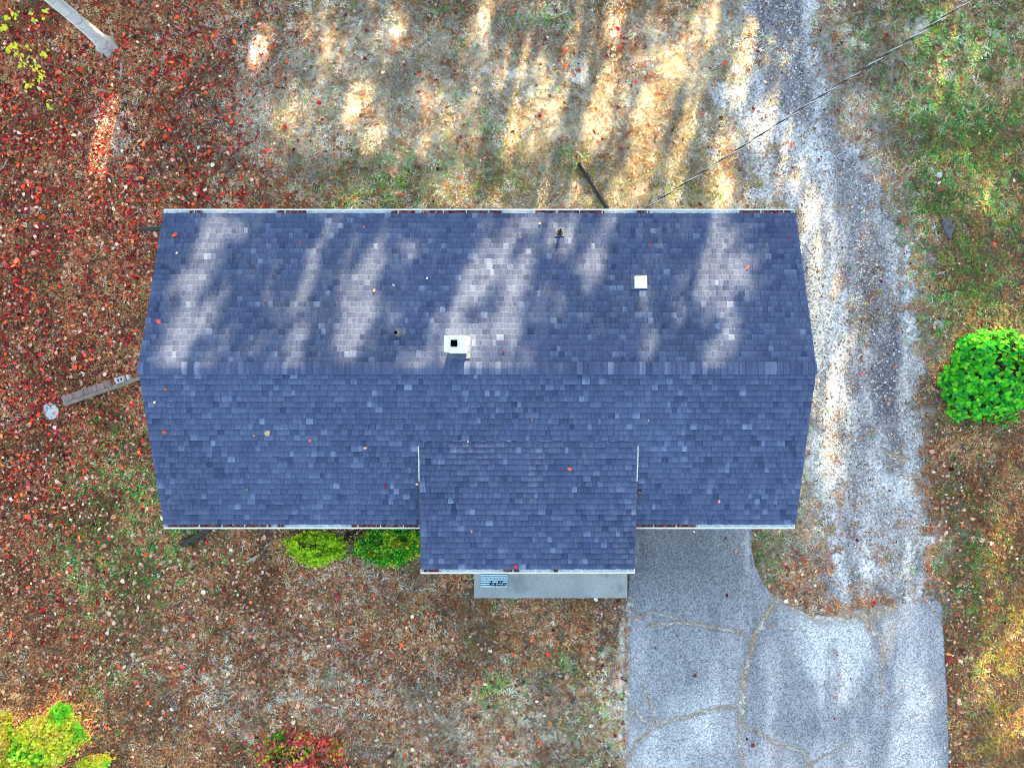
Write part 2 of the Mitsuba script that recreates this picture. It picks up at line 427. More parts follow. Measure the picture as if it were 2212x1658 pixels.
for pts in HAIR:
    pg, c = stroke_poly(pts, .014, R)
    part('driveway', 'hairline_crack', sheet(pg.intersection(DRIVE), 0.0185).ply('dark_stone'))
# pale sand washed from the track over the drive's upper edge
SPILL = [[(1676, 1282), (1720, 1312), (1760, 1328), (1810, 1334), (1860, 1330), (1895, 1318), (1935, 1308)], [(1862, 1326), (1876, 1348), (1886, 1372)], [(1896, 1316), (1896, 1336)], [(1790, 1326), (1780, 1342)]]
for pts, w in zip(SPILL, (.24, .2, .16, .2)):
    pg, c = stroke_poly(pts, w, R)
    part('driveway', 'sand_spill', sheet(pg.intersection(DRIVE), .0225).ply('crack_fill_mat'))
    for q in c:
        grit_pts.append(np.c_[q + R.normal(0, w * .4 + .03, (80, 2)), .4 + .6 * R.random(80)])

# ------------------------------------------------------------------ scatter helpers
X0, X1, Y0, Y1 = -16.6, 16.6, -12.6, 12.6
WALLS = (-8.5, 6.86, -3.15, 3.93)
SLAB = (at(1024, 0, .16)[0], at(1355, 0, .16)[0], at(0, 1291, .16)[1])


def inside_house(x, y, grow=0.0):
    a = (x > WALLS[0] - grow) & (x < WALLS[1] + grow) & (y > WALLS[2] - grow) & (y < WALLS[3] + grow)
    b = (x > SLAB[0] - .03) & (x < SLAB[1] + .03) & (y > SLAB[2] - .03) & (y < 0)
    return a | b


def fb(x, y, s, seed, o=3):
    return meshkit.fbm(np.c_[x * s, y * s, np.full(len(x), seed * 7.3)], o, seed)


def spread(n, rng):
    return rng.uniform(X0, X1, n), rng.uniform(Y0, Y1, n)


on_drive = lambda x, y: shapely.contains_xy(DRIVE, x, y)
on_track = lambda x, y: shapely.contains_xy(TRACK, x, y)
PAL = {
    'straw': [lin(228, 212, 184), lin(206, 186, 154), lin(240, 228, 206), lin(182, 158, 126), lin(158, 132, 104)],
    'brown': [lin(134, 102, 80), lin(108, 80, 64), lin(154, 122, 98), lin(92, 68, 54), lin(172, 142, 114), lin(116, 96, 70)],
    'green': [lin(66, 124, 62), lin(84, 146, 74), lin(50, 110, 70), lin(104, 152, 80), lin(62, 116, 56)],
    'vivid': [lin(96, 158, 44), lin(120, 178, 48), lin(70, 150, 60), lin(136, 180, 60)],
    'yellow': [lin(206, 192, 92), lin(186, 170, 74), lin(222, 208, 120), lin(160, 150, 66)],
    'rust': [lin(132, 76, 58), lin(112, 60, 50), lin(150, 98, 74), lin(98, 62, 48)],
    'grey': [lin(150, 140, 138), lin(180, 172, 168), lin(118, 110, 108)],
}


GAIN = {'straw': 2.0, 'brown': 2.0, 'green': 1.7, 'vivid': 1.6, 'yellow': 1.6, 'rust': 1.9, 'grey': 1.8}


def pick(name, n, rng):
    c = np.array(PAL[name])[rng.integers(0, len(PAL[name]), n)]
    return np.minimum(c * GAIN.get(name, 1.5) * rng.uniform(.55, 1.35, (n, 1)) * rng.uniform(.93, 1.07, (n, 3)) * ([1.0, 1.0, .95] if name in ('green', 'vivid') else [1.10, .98, .84] if name == 'straw' else [1.20, 1.0, .76]), .66)


def blades(x, y, col, rng, lo, hi, w, lift=(.05, .55), z0=.004):
    n = len(x); a = rng.uniform(0, 2 * np.pi, n); L = rng.uniform(lo, hi, n); t = rng.uniform(*lift, n)
    d = np.c_[np.cos(a), np.sin(a)]; q = np.c_[-d[:, 1], d[:, 0]]
    ww = (w * rng.uniform(.6, 1.3, n))[:, None]
    b = np.c_[x, y]
    z = rng.uniform(z0, z0 + .03, n)
    P0 = np.c_[b + q * ww * .5, z]; P1 = np.c_[b - q * ww * .5, z]
    bend = q * (rng.normal(0, .14, n) * L)[:, None]
    P2 = np.c_[b + d * (L * np.cos(t))[:, None] + bend, z + L * np.sin(t)]
    V = np.stack([P0, P1, P2], 1).reshape(-1, 3)
    return V, np.arange(3 * n).reshape(-1, 3), np.repeat(col, 3, 0)


def lawn(n, rng):
    x, y = spread(n, rng)
    hid = inside_house(x, y) | on_drive(x, y)
    tr = on_track(x, y)
    keep = ~hid & (~tr | (rng.random(n) < .05 + .34 * (fb(x, y, .8, 3) > .55) * (fb(x, y, 3.0, 13) > .46)))
    x, y = x[keep], y[keep]; n = len(x)
    f1, f2, f3 = fb(x, y, .7, 1), fb(x, y, 1.9, 2), fb(x, y, .35, 8, 2)
    w = {}
    w['straw'] = 2.3 * npf(STRAW, x, y) * (.15 + 1.9 * np.clip(f2 - .33, 0, 1) + .5 * (f1 > .55)) + .025
    w['green'] = 1.5 * npf(GREEN, x, y) * (.1 + 2.2 * np.clip(f1 - .32, 0, 1)) + .10 * (f2 > .56)
    w['vivid'] = .9 * npf(GREEN, x, y) * np.clip(f2 - .47, 0, 1) * 4
    w['yellow'] = 1.2 * npf(YELLOW, x, y) * (.1 + 2.0 * np.clip(f2 - .36, 0, 1))
    w['rust'] = .35 * npf(TAN, x, y) * (f3 * 2) + .3 * npf(RED, x, y) + .30 * (f1 > .50)
    w['brown'] = .42 + .4 * f1
    w['grey'] = .02 * (f3 > .5)
    names = list(w); W = np.stack([w[k] * np.ones(n) for k in names], 1); W /= W.sum(1, keepdims=True)
    k = (W.cumsum(1) < rng.random(n)[:, None]).sum(1).clip(0, len(names) - 1)
    # bare spots
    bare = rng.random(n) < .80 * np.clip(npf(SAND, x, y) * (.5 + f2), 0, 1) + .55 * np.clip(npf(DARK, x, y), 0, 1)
    mat_ = np.clip((fb(x, y, 1.1, 23) - .36) / .28, 0, 1)
    return x[~bare], y[~bare], k[~bare], names, (.68 + .66 * mat_)[~bare]


def tufts(x, y, k, names, rng, per, rad, mt):
    """Each point becomes a tuft of blades."""
    m = len(x)
    xx = np.repeat(x, per) + rng.normal(0, rad, m * per); yy = np.repeat(y, per) + rng.normal(0, rad, m * per)
    kk = np.repeat(k, per); tone = np.repeat(rng.uniform(.5, 1.5, m) * mt, per)
    keep = ~inside_house(xx, yy) & ~on_drive(xx, yy)
    return xx[keep], yy[keep], kk[keep], tone[keep]


rng = np.random.default_rng(5)
x, y, k, names, mt = lawn(112_000, rng)
x, y, k, tone = tufts(x, y, k, names, rng, 9, .065, mt)
dry, grn = MB(), MB()
for i, nm in enumerate(names):
    s = k == i
    if not s.any(): continue
    col = pick(nm, s.sum(), rng) * tone[s][:, None]
    long = nm in ('straw', 'yellow')
    V, F, C = blades(x[s], y[s], col, rng, .06, .17 if long else .125, .016 if long else .020)
    (grn if nm in ('green', 'vivid') else dry).add(V, F, c=C)
scene['dry_grass'] = dry.ply('blade_mat')
labels['dry_grass'] = {'label': 'dry straw and brown lawn grass around the house', 'category': 'grass', 'kind': 'stuff'}
scene['green_grass'] = grn.ply('blade_mat')
labels['green_grass'] = {'label': 'patches of living green grass and weeds in the dry lawn', 'category': 'grass', 'kind': 'stuff'}

# ------------------------------------------------------------------ fallen leaves
LEAF = {
    'red': [lin(178, 44, 44), lin(150, 30, 40), lin(206, 60, 48), lin(120, 28, 36), lin(190, 70, 62), lin(160, 40, 52)],
    'maroon': [lin(92, 34, 38), lin(110, 44, 44), lin(78, 30, 32), lin(128, 58, 54), lin(96, 50, 46)],
    'orange': [lin(232, 92, 44), lin(238, 74, 40), lin(222, 120, 62), lin(244, 104, 60)],
    'pink': [lin(222, 160, 144), lin(208, 140, 122), lin(230, 182, 160), lin(190, 130, 110)],
    'brown': [lin(126, 84, 62), lin(146, 100, 76), lin(104, 70, 54), lin(160, 118, 90)],
    'pale': [lin(236, 208, 178), lin(224, 192, 160), lin(240, 222, 200), lin(212, 176, 138)],
}


LG = {'red': 1.5, 'maroon': 1.5, 'orange': 1.25, 'pink': 1.1, 'brown': 1.5, 'pale': .85}


def leaves(x, y, names_, rng, lo, hi, z=.012, zr=.035):
    """Curled dry leaves: two halves folded along the midrib, five points each side cut to an oval with a tip."""
    n = len(x)
    col = np.zeros((n, 3))
    for nm in set(names_):
        s = names_ == nm; P = np.array(LEAF[nm]); col[s] = P[rng.integers(0, len(P), s.sum())] * rng.uniform(.5, 1.6, (s.sum(), 1)) * LG.get(nm, 1.25)
    L = rng.uniform(lo, hi, n); W = L * rng.uniform(.42, .78, n); a = rng.uniform(0, 2 * np.pi, n)
    fold = rng.uniform(-.25, .7, n); curl = rng.uniform(-.35, .5, n); tilt = rng.normal(0, .28, n)
    t = np.array([-.5, -.18, .2, .5]); wid = np.array([0, .5, .42, 0])
    pts = [(t[0], 0), (t[1], 1), (t[2], 1), (t[3], 0), (t[1], -1), (t[2], -1), (t[1], 0), (t[2], 0)]
    ww = {t[0]: 0, t[1]: .5, t[2]: .40, t[3]: 0}
    V = np.zeros((n, 8, 3))
    for i, (u, sd) in enumerate(pts):
        lx, ly = u * L, sd * ww[u] * W
        lz = np.abs(ly) * fold + (u * 2) ** 2 * L * curl * .5 + u * L * tilt
        V[:, i] = np.c_[x + lx * np.cos(a) - ly * np.sin(a), y + lx * np.sin(a) + ly * np.cos(a), lz]
    V[:, :, 2] += (z + rng.uniform(0, zr, n) - V[:, :, 2].min(1))[:, None]
    F = np.array([[0, 6, 1], [1, 6, 7], [1, 7, 2], [2, 7, 3], [0, 4, 6], [4, 5, 7], [4, 7, 6], [5, 3, 7]])
    F = (F[None] + np.arange(n)[:, None, None] * 8).reshape(-1, 3)
    return V.reshape(-1, 3), F, np.repeat(col, 8, 0)


rng = np.random.default_rng(8)
n = 300_000
x, y = spread(n, rng)
fr, ft = npf(RED, x, y), npf(TAN, x, y)
cl = fb(x, y, 1.6, 4); cl2 = fb(x, y, .6, 6)
dens = np.clip(fr, 0, 1) * (.18 + 1.25 * np.clip(cl - .28, 0, 1)) + np.clip(ft, 0, 1) * (.10 + .6 * np.clip(cl2 - .3, 0, 1)) + .022 + .05 * (cl > .60)
tr = on_track(x, y); dv = on_drive(x, y)
dens = np.where(tr, dens * .06 + .003, dens); dens = np.where(dv, .0025, dens)
keep = (rng.random(n) < dens) & ~inside_house(x, y)
x, y, fr, ft = x[keep], y[keep], fr[keep], ft[keep]
n = len(x)
wr = np.c_[.48 * fr + .02 * ft + .012, .62 * fr + .06 * ft + .04, .17 * fr + .04 * ft + .006, .18 * fr + .12 * ft + .02, .16 * fr + .8 * ft + .12, .05 * fr + .26 * ft + .02]
wr /= wr.sum(1, keepdims=True)
kinds = np.array(['red', 'maroon', 'orange', 'pink', 'brown', 'pale'])
kk = kinds[(wr.cumsum(1) < rng.random(n)[:, None]).sum(1).clip(0, 5)]
mb = MB()
big = rng.random(n) < .16
V, F, C = leaves(x[~big], y[~big], kk[~big], rng, .05, .105); mb.add(V, F, c=C)
V, F, C = leaves(x[big], y[big], kk[big], rng, .10, .17); mb.add(V, F, c=C)
scene['fallen_leaves'] = mb.ply('litter_mat')
labels['fallen_leaves'] = {'label': 'litter of red, brown and pale fallen leaves over the lawn', 'category': 'leaves', 'kind': 'stuff'}


# gravel: small faceted stones
def stones(x, y, col, rng, lo, hi, z=.006):
    n = len(x); r = rng.uniform(lo, hi, n) * .5; a0 = rng.uniform(0, 6.28, n); h = r * rng.uniform(.5, 1.1, n)
    V = np.zeros((n, 5, 3))
    for i in range(4):
        a = a0 + i * np.pi / 2 + rng.normal(0, .3, n); q = r * rng.uniform(.7, 1.3, n)
        V[:, i] = np.c_[x + q * np.cos(a), y + q * np.sin(a), np.full(n, z - .004)]
    V[:, 4] = np.c_[x + rng.normal(0, .3, n) * r, y + rng.normal(0, .3, n) * r, z + h]
    F = np.array([[0, 1, 4], [1, 2, 4], [2, 3, 4], [3, 0, 4]])
    return V.reshape(-1, 3), (F[None] + np.arange(n)[:, None, None] * 5).reshape(-1, 3), np.repeat(col, 5, 0)


rng = np.random.default_rng(21)
bx = TRACK.bounds
n = 60_000
x, y = rng.uniform(bx[0] - .4, bx[2] + .4, n), rng.uniform(max(bx[1], Y0), min(bx[3], Y1), n)
inn = shapely.contains_xy(TRACK, x, y); near = shapely.contains_xy(TRACK.buffer(.45), x, y)
keep = (inn | (near & (rng.random(n) < .18))) & ~on_drive(x, y) & ~inside_house(x, y, .1) & (rng.random(n) < .35 + 1.2 * (fb(x, y, .9, 12) - .3))
x, y = x[keep], y[keep]
tone = np.clip(rng.normal(.52, .24, len(x)), .05, .88)[:, None] * np.array([[1, .96, .96]])
gv = MB(); V, F, C = stones(x, y, tone, rng, .025, .07, .010); gv.add(V, F, c=C)
g = np.vstack(grit_pts)
col = (.18 + .45 * g[:, 2:3]) * np.array([[1, .90, .80]])
ok = shapely.contains_xy(DRIVE.buffer(.1), g[:, 0], g[:, 1])
V, F, C = stones(g[ok, 0], g[ok, 1], col[ok], rng, .012, .035, .018); gv.add(V, F, c=C)
scene['gravel'] = gv.ply('stone_mat')
labels['gravel'] = {'label': 'loose grey gravel on the track and grit along the driveway cracks', 'category': 'gravel', 'kind': 'stuff'}

# ------------------------------------------------------------------ house
RIDGE_Y, RIDGE_Z, EAVE_N, EAVE_S, EAVE_Z = .372, 4.0, 4.31, -3.545, 2.768
GX0, GX1 = -8.825, 7.185
SLN = (RIDGE_Z - EAVE_Z) / (EAVE_N - RIDGE_Y); SLS = (RIDGE_Z - EAVE_Z) / (RIDGE_Y - EAVE_S)
PX0, PX1, PY_TOP, PY_BOT, PZ_BOT = -2.268, 3.062, -1.335, -4.64, 2.93
PZ_TOP = RIDGE_Z - SLS * (RIDGE_Y - PY_TOP)
house = thing('house', 'single storey house with a long blue grey shingled gable roof and white gutters', 'house')
# walls, gables, soffits
mb = MB()
wx0, wx1, wy0, wy1 = WALLS
zw = 2.62
prof = Polygon([(wy0, 0), (wy1, 0), (wy1, zw), (RIDGE_Y, RIDGE_Z - .16), (wy0, zw)])
m = trimesh.creation.extrude_polygon(prof, wx1 - wx0, engine='earcut')
M = np.array([[0, 0, 1, wx0], [1, 0, 0, 0], [0, 1, 0, 0], [0, 0, 0, 1.0]]); m.apply_transform(M)
part(house, 'wall', MB().mesh(m).ply('siding_paint'))
for y0, y1, z in ((wy1 + .004, EAVE_N - .03, 2.60), (EAVE_S + .03, wy0 - .004, 2.60)):
    part(house, 'soffit', MB().box((GX0 + .05, y0, z), (GX1 - .05, y1, z + .015)).ply('white_paint'))
for y0, y1 in ((EAVE_N - .028, EAVE_N - .006), (EAVE_S + .006, EAVE_S + .028)):
    part(house, 'fascia', MB().box((GX0 + .03, y0, 2.58), (GX1 - .03, y1, EAVE_Z - .025)).ply('white_paint'))


def beam(p, q, w, h):
    """A board from p to q, w across (horizontal), hanging h below."""
    p, q = np.asarray(p, float), np.asarray(q, float); d = q - p
    s = np.cross(d, [0, 0, 1.0]); s = s / np.linalg.norm(s) * w * .5; dn = np.array([0, 0, -h])
    v = np.array([p - s, p + s, q + s, q - s, p - s + dn, p + s + dn, q + s + dn, q - s + dn])
    m = trimesh.Trimesh(v, [[0, 1, 2], [0, 2, 3], [4, 6, 5], [4, 7, 6], [0, 5, 1], [0, 4, 5], [2, 6, 7], [2, 7, 3], [1, 5, 6], [1, 6, 2], [0, 3, 7], [0, 7, 4]], process=False)
    m.fix_normals()
    return m


for gxx in (GX0 + .014, GX1 - .014):
    for ye in (EAVE_N - .03, EAVE_S + .03):
        part(house, 'rake_board', MB().mesh(beam((gxx, ye, EAVE_Z - .03), (gxx, RIDGE_Y, RIDGE_Z - .03), .024, .14)).ply('cream_paint'))

# roof: deck slabs, then every shingle tab
roof = f'{house}__roof'
deck = MB()


def slab(pts, thick):
    pts = np.array(pts, float); d = np.array([0, 0, thick])
    v = np.vstack([pts, pts - d])
    m = trimesh.Trimesh(v, [[0, 1, 2], [0, 2, 3], [4, 6, 5], [4, 7, 6]] + sum([[[i, (i + 1) % 4 + 4, (i + 1) % 4], [i, i + 4, (i + 1) % 4 + 4]] for i in range(4)], []), process=False)
    m.fix_normals()
    return m


ins = .012
deck.mesh(slab([(GX0 + ins, EAVE_N - .01, EAVE_Z - .004), (GX0 + ins, RIDGE_Y, RIDGE_Z - .008), (GX1 - ins, RIDGE_Y, RIDGE_Z - .008), (GX1 - ins, EAVE_N - .01, EAVE_Z - .004)], .022), uv=(.2, .3))
deck.mesh(slab([(GX0 + ins, EAVE_S + .01, EAVE_Z - .004), (GX0 + ins, RIDGE_Y, RIDGE_Z - .008), (GX1 - ins, RIDGE_Y, RIDGE_Z - .008), (GX1 - ins, EAVE_S + .01, EAVE_Z - .004)], .022), uv=(.2, .3))
deck.mesh(slab([(PX0 + ins, PY_BOT + .01, PZ_BOT - .004), (PX0 + ins, PY_TOP, PZ_TOP - .004), (PX1 - ins, PY_TOP, PZ_TOP - .004), (PX1 - ins, PY_BOT + .01, PZ_BOT - .004)], .04), uv=(.2, .3))
scene[roof] = deck.ply('shingle_mat')
used[roof] = 0

EXPO = .143
tabs = []          # (vertices, uv, visible area)


def lay(x0, x1, y_eave, z_eave, y_top, z_top, rng, skip=None):
    L = math.hypot(y_top - y_eave, z_top - z_eave)
    up = np.array([0, (y_top - y_eave) / L, (z_top - z_eave) / L]); ex = np.array([1.0, 0, 0])
    nn = np.cross(ex, up); nn *= np.sign(nn[2])
    org = np.array([0, y_eave, z_eave]); rows = int(math.ceil(L / EXPO))
    for r in range(rows):
        v0 = r * EXPO; v1 = min(v0 + EXPO + .03, L + .004)
        X = x0; raised = rng.random() < .5
        while X < x1 - 1e-6:
            w = rng.choice([.10, .13, .16, .20, .26, .33], p=[.12, .2, .22, .2, .16, .10]) * rng.uniform(.9, 1.1)
            xe = min(X + w, x1)
            if x1 - xe < .06: xe = x1
            t = .054 if raised else .038
            t += rng.uniform(-.001, .001)
            q = rng.random()
            if w > .19 and q >= .72: q *= .7
            tone = np.clip(rng.normal(.34, .10) if q < .72 else rng.normal(.95, .22) if q < .86 else rng.normal(.06, .06), 0, 1.08)
            if not raised: tone = max(0, tone - .06)
            jit = rng.uniform(-.004, .004)
            mid = org + up * (v0 + .05)
            if not (skip and skip(.5 * (X + xe), mid[1])):
                c = []
                for (xx, vv, hh) in ((X, v0 + jit + .008, t), (xe, v0 + jit + .008, t), (xe, v1, .001), (X, v1, .001)):
                    c.append(org + ex * xx + up * vv + nn * hh)
                for (xx, vv) in ((X, v0 + jit), (xe, v0 + jit), (xe, v1), (X, v1)):
                    c.append(org + ex * xx + up * vv + nn * -.004)
                for xx in (X, xe):
                    c.append(org + ex * xx + up * (v0 + jit) + nn * (t - .006))
                cz = org[2] + up[2] * (v0 + .07)
                tabs.append((np.array(c), (tone, rng.random()), (xe - X) / (CAM_Z - cz) ** 2, .5 * (X + xe), mid[1]))
            X = xe; raised = not raised


def under_porch(x, y):
    return PX0 + .12 < x < PX1 - .12 and y < PY_TOP - .12


rng = np.random.default_rng(3)
lay(GX0, GX1, EAVE_N, EAVE_Z, RIDGE_Y, RIDGE_Z, rng)
lay(GX0, GX1, EAVE_S, EAVE_Z, RIDGE_Y, RIDGE_Z, rng, under_porch)
lay(PX0, PX1, PY_BOT, PZ_BOT, PY_TOP + .03, PZ_TOP + .03 * (PZ_TOP - PZ_BOT) / (PY_TOP - PY_BOT), rng)
TABF = np.array([[0, 1, 2, 3], [8, 9, 1, 0], [8, 4, 5, 9], [1, 5, 6, 2], [3, 7, 4, 0]])


def tab_faces(v):
    n = np.cross(v[1] - v[0], v[3] - v[0])
    return TABF if n[2] > 0 else TABF[:, ::-1]


order = sorted(range(len(tabs)), key=lambda i: -tabs[i][2])
single = set(order[:300])
field_mb = MB()
for i, (v, uv, *_r) in enumerate(tabs):
    if i in single: part(roof, 'shingle', MB().add(v, tab_faces(v), uv=uv).ply('shingle_mat'))
    else: field_mb.add(v, tab_faces(v), uv=uv)
part(roof, 'shingle_courses', field_mb.ply('shingle_mat'), kind='stuff')
# ridge caps, laid from the right end to the left, each over the next
rng = np.random.default_rng(4)
X = GX0 - .01; E2 = .148; i = 0
while X < GX1:
    xe = min(X + E2 + .05, GX1 + .01); tone = np.clip(rng.normal(.20, .10) if rng.random() < .85 else rng.normal(.6, .12), 0, 1)
    V = []
    hw = .150
    for xx, lift in ((X, .064), (xe, .048)):
        for s in np.linspace(-1, 1, 7):
            yy = RIDGE_Y + s * hw
            zz = RIDGE_Z - abs(s * hw) * .314 - .010 * (1 - abs(s)) ** 2 + lift
            V.append((xx, yy, zz))
        for s in (-1, 1):
            V.append((xx, RIDGE_Y + s * hw, RIDGE_Z - hw * .314 - .002))
    V = np.array(V); F = [[k, k + 9, k + 10] for k in range(6)] + [[k, k + 10, k + 1] for k in range(6)]
    F += [[0, 7, 16], [0, 16, 9], [6, 15, 17], [6, 17, 8]] + [[k + 1, 7, k] for k in range(6)] + [[6, 8, 7]]
    m = trimesh.Trimesh(V, F, process=False)
    part(roof, 'ridge_cap', MB().add(V, np.array(F), uv=(tone, rng.random())).ply('shingle_mat'))
    X += E2; i += 1

# porch roof: rake trims, fascia, posts
for xx in (PX0 - .016, PX1 + .016):
    zt = lambda yy: PZ_TOP + (yy - PY_TOP) * (PZ_TOP - PZ_BOT) / (PY_TOP - PY_BOT)
    part(house, 'porch_trim', MB().mesh(beam((xx, PY_TOP - .10, zt(PY_TOP - .10) + .016), (xx, PY_TOP - 1.06, zt(PY_TOP - 1.06) + .016), .030, .10)).ply('cream_paint'), label='cream painted upper rake trim of the porch roof')
    part(house, 'rake_board', MB().mesh(beam((xx, PY_TOP - 1.062, zt(PY_TOP - 1.062) - .012), (xx, PY_BOT + .02, zt(PY_BOT + .02) - .012), .026, .13)).ply('black_plastic' if False else 'dark_stone'))
part(house, 'fascia', MB().box((PX0, PY_BOT + .006, PZ_BOT - .17), (PX1, PY_BOT + .028, PZ_BOT - .03)).ply('white_paint'))
for xx in (PX0 + 1.3, .5 * (PX0 + PX1) + .6, PX1 - .12):
    part(house, 'porch_post', MB().box((xx - .05, PY_BOT + .25, .16), (xx + .05, PY_BOT + .35, PZ_BOT - .05)).ply('white_paint'))
    
# chimney (part of the house: it is built into it)
chim = f'{house}__chimney'
cx0, cx1, cy0, cy1 = -1.49, -1.050, .700, 1.065
ctop = 5.22
scene[chim] = MB().box((cx0 + .02, cy0 + .02, 3.4), (cx1 - .02, cy1 - .02, ctop - .07)).ply('white_paint'); used[chim] = 0
fl = .072; fcx, fcy = .5 * (cx0 + cx1) + .0, .5 * (cy0 + cy1) + .01
ring = Polygon([(cx0, cy0), (cx1, cy0), (cx1, cy1), (cx0, cy1)]).difference(Polygon([(fcx - fl, fcy - fl), (fcx + fl, fcy - fl), (fcx + fl, fcy + fl), (fcx - fl, fcy + fl)]))
m = trimesh.creation.extrude_polygon(ring, .068, engine='earcut'); m.apply_translation([0, 0, ctop - .068])
part(chim, 'cap', MB().mesh(m).ply('bright_white'))
ring2 = Polygon([(fcx - fl + .001, fcy - fl + .001), (fcx + fl - .001, fcy - fl + .001), (fcx + fl - .001, fcy + fl - .001), (fcx - fl + .001, fcy + fl - .001)])
ring2 = ring2.difference(ring2.buffer(-.010, join_style=2))
m = trimesh.creation.extrude_polygon(ring2, .10, engine='earcut'); m.apply_translation([0, 0, ctop - .072])
part(chim, 'flue', MB().mesh(m).box((fcx - fl + .012, fcy - fl + .012, ctop - .069), (fcx + fl - .012, fcy + fl - .012, ctop - .064)).ply('flue_dark'), label='square black flue opening in the white chimney cap')
zr = lambda yy: RIDGE_Z - SLN * (yy - RIDGE_Y)
fm = MB()
for (a0, a1, b0, b1) in ((cx0 - .06, cx1 + .06, cy1 - .02, cy1 + .09), (cx0 - .06, cx1 + .06, cy0 - .10, cy0 + .02), (cx0 - .06, cx0 + .02, cy0 + .018, cy1 - .018), (cx1 - .02, cx1 + .06, cy0 + .018, cy1 - .018)):
    fm.mesh(slab([(a0, b0, zr(b0) + .052), (a1, b0, zr(b0) + .052), (a1, b1, zr(b1) + .052), (a0, b1, zr(b1) + .052)], .02))
part(chim, 'flashing', fm.ply('lead_grey'))


# gutters with hangers
def gutter(x0, x1, y, z, out, label, hang0):
    g = part(house, 'gutter', None, label)
    t = .006
    o = lambda d: y + out * d
    pr = [(o(.008), z), (o(.008), z - .105), (o(.085), z - .105), (o(.100), z - .06), (o(.118), z - .045), (o(.126), z - .012), (o(.126), z + .004), (o(.092), z + .004), (o(.090), z - .008), (o(.112), z - .010), (o(.108), z - .030),
          (o(.093), z - .052), (o(.078), z - .099), (o(.008 + t), z - .099), (o(.008 + t), z)]
    m = trimesh.creation.extrude_polygon(Polygon(pr).buffer(0), x1 - x0, engine='earcut')
    m.apply_transform(np.array([[0, 0, 1, x0], [1, 0, 0, 0], [0, 1, 0, 0], [0, 0, 0, 1.0]])); m.fix_normals()
    mb = MB().mesh(m)
    for xa in (x0, x1 - .008):
        ya, yb = sorted((o(.010), o(.122)))
        mb.box((xa - .0015, ya, z - .104), (xa + .0095, yb, z + .002))
    scene[g] = mb.ply('bright_white')
    xx = x0 + hang0
    while xx < x1 - .1:
        ya, yb = sorted((o(.012), o(.094)))
        part(g, 'hanger', MB().box((xx - .012, ya, z - .006), (xx + .012, yb, z + .0065)).ply('white_paint'))
        xx += .575
    return g


ZG = EAVE_Z - .012
gut = [(GX0 - .01, GX1 - .01, EAVE_N, ZG, 1, 'white rear gutter littered with leaves along the upper eave', .20),
       (GX0 - .01, PX0 - .03, EAVE_S, ZG, -1, 'white gutter of the front eave left of the porch roof', .9),
       (PX1 + .03, GX1 - .01, EAVE_S, ZG, -1, 'white gutter of the front eave right of the porch roof', .5),
       (PX0 - .03, PX1 + .03, PY_BOT, PZ_BOT - .012, -1, 'white gutter along the porch roof eave', .6)]
rng = np.random.default_rng(31)
deb = MB()
for gi, a in enumerate(gut):
    gutter(*a)
    x0, x1, y, z, out = a[:5]
    n = int((x1 - x0) * 260)
    xx = rng.uniform(x0 + .1, x1 - .1, n); yy = y + out * rng.uniform(.02, .088, n)
    w = meshkit.fbm(np.c_[xx * .9, np.full(n, gi * 5.0), np.zeros(n)], 3, 2)
    thr = {0: .50, 1: .40, 2: .58, 3: .60}[gi]
    k = w > thr
    xx, yy = xx[k], yy[k]
    nm = rng.choice(['maroon', 'maroon', 'brown', 'red', 'brown', 'pink'], len(xx))
    V, F, C = leaves(xx, yy, nm, rng, .04, .075, z=0, zr=.03)
    V[:, 2] += z - .060
    V[:, 1] = np.clip(V[:, 1], *sorted((y + out * .016, y + out * .09)))
    deb.add(V, F, c=C * .8)
scene['gutter_leaves'] = deb.ply('litter_mat')
labels['gutter_leaves'] = {'label': 'dark leaf litter lying in the white gutters', 'category': 'leaves', 'kind': 'stuff'}

# roof vents
nN = np.array([0, SLN, 1.0]); nN /= np.linalg.norm(nN)
on_n = lambda px, py: (lambda p: p)(_solve(px, py))


def _solve(px, py, plane='n'):
    z = 3.4
    for _ in range(30):
        p = at(px, py, z)
        if plane == 'n': z = RIDGE_Z - SLN * (p[1] - RIDGE_Y)
        elif plane == 's': z = RIDGE_Z - SLS * (RIDGE_Y - p[1])
        else: z = PZ_TOP + (p[1] - PY_TOP) * (PZ_TOP - PZ_BOT) / (PY_TOP - PY_BOT)
    return at(px, py, z)


def roof_plate(c, wx, wy, bsdf, lift=.052, th=.03):
    x0, x1, y0, y1 = c[0] - wx / 2, c[0] + wx / 2, c[1] - wy / 2, c[1] + wy / 2
    return MB().mesh(slab([(x0, y0, zr(y0) + lift), (x1, y0, zr(y0) + lift), (x1, y1, zr(y1) + lift), (x0, y1, zr(y1) + lift)], th)).ply(bsdf)


def hollow_pipe(p, q, r, sides=20):
    p, q = np.asarray(p, float), np.asarray(q, float)
    mb = MB(); V, F = tube([p, q], r, sides, cap=False); mb.add(V, F)
    V, F = tube([q, q - (q - p) * .25], r * .78, sides, cap=False); mb.add(V, F)
    d = (q - p) / np.linalg.norm(q - p); a, b = frame_of(d); an = np.arange(sides) * 2 * np.pi / sides
    o = q + np.outer(np.cos(an) * r, a) + np.outer(np.sin(an) * r, b); i_ = q + np.outer(np.cos(an) * r * .78, a) + np.outer(np.sin(an) * r * .78, b)
    mb.add(np.vstack([o, i_]), [[k, (k + 1) % sides, sides + (k + 1) % sides, sides + k] for k in range(sides)])
    return mb


def torus(c, n, R_, r, a=28, b=10, lo=0.0, hi=2 * np.pi):
    n = n / np.linalg.norm(n); e, f = frame_of(n)
    pts = [c + R_ * (np.cos(t) * e + np.sin(t) * f) for t in np.linspace(lo, hi, a)]
    return tube(pts, r, b)


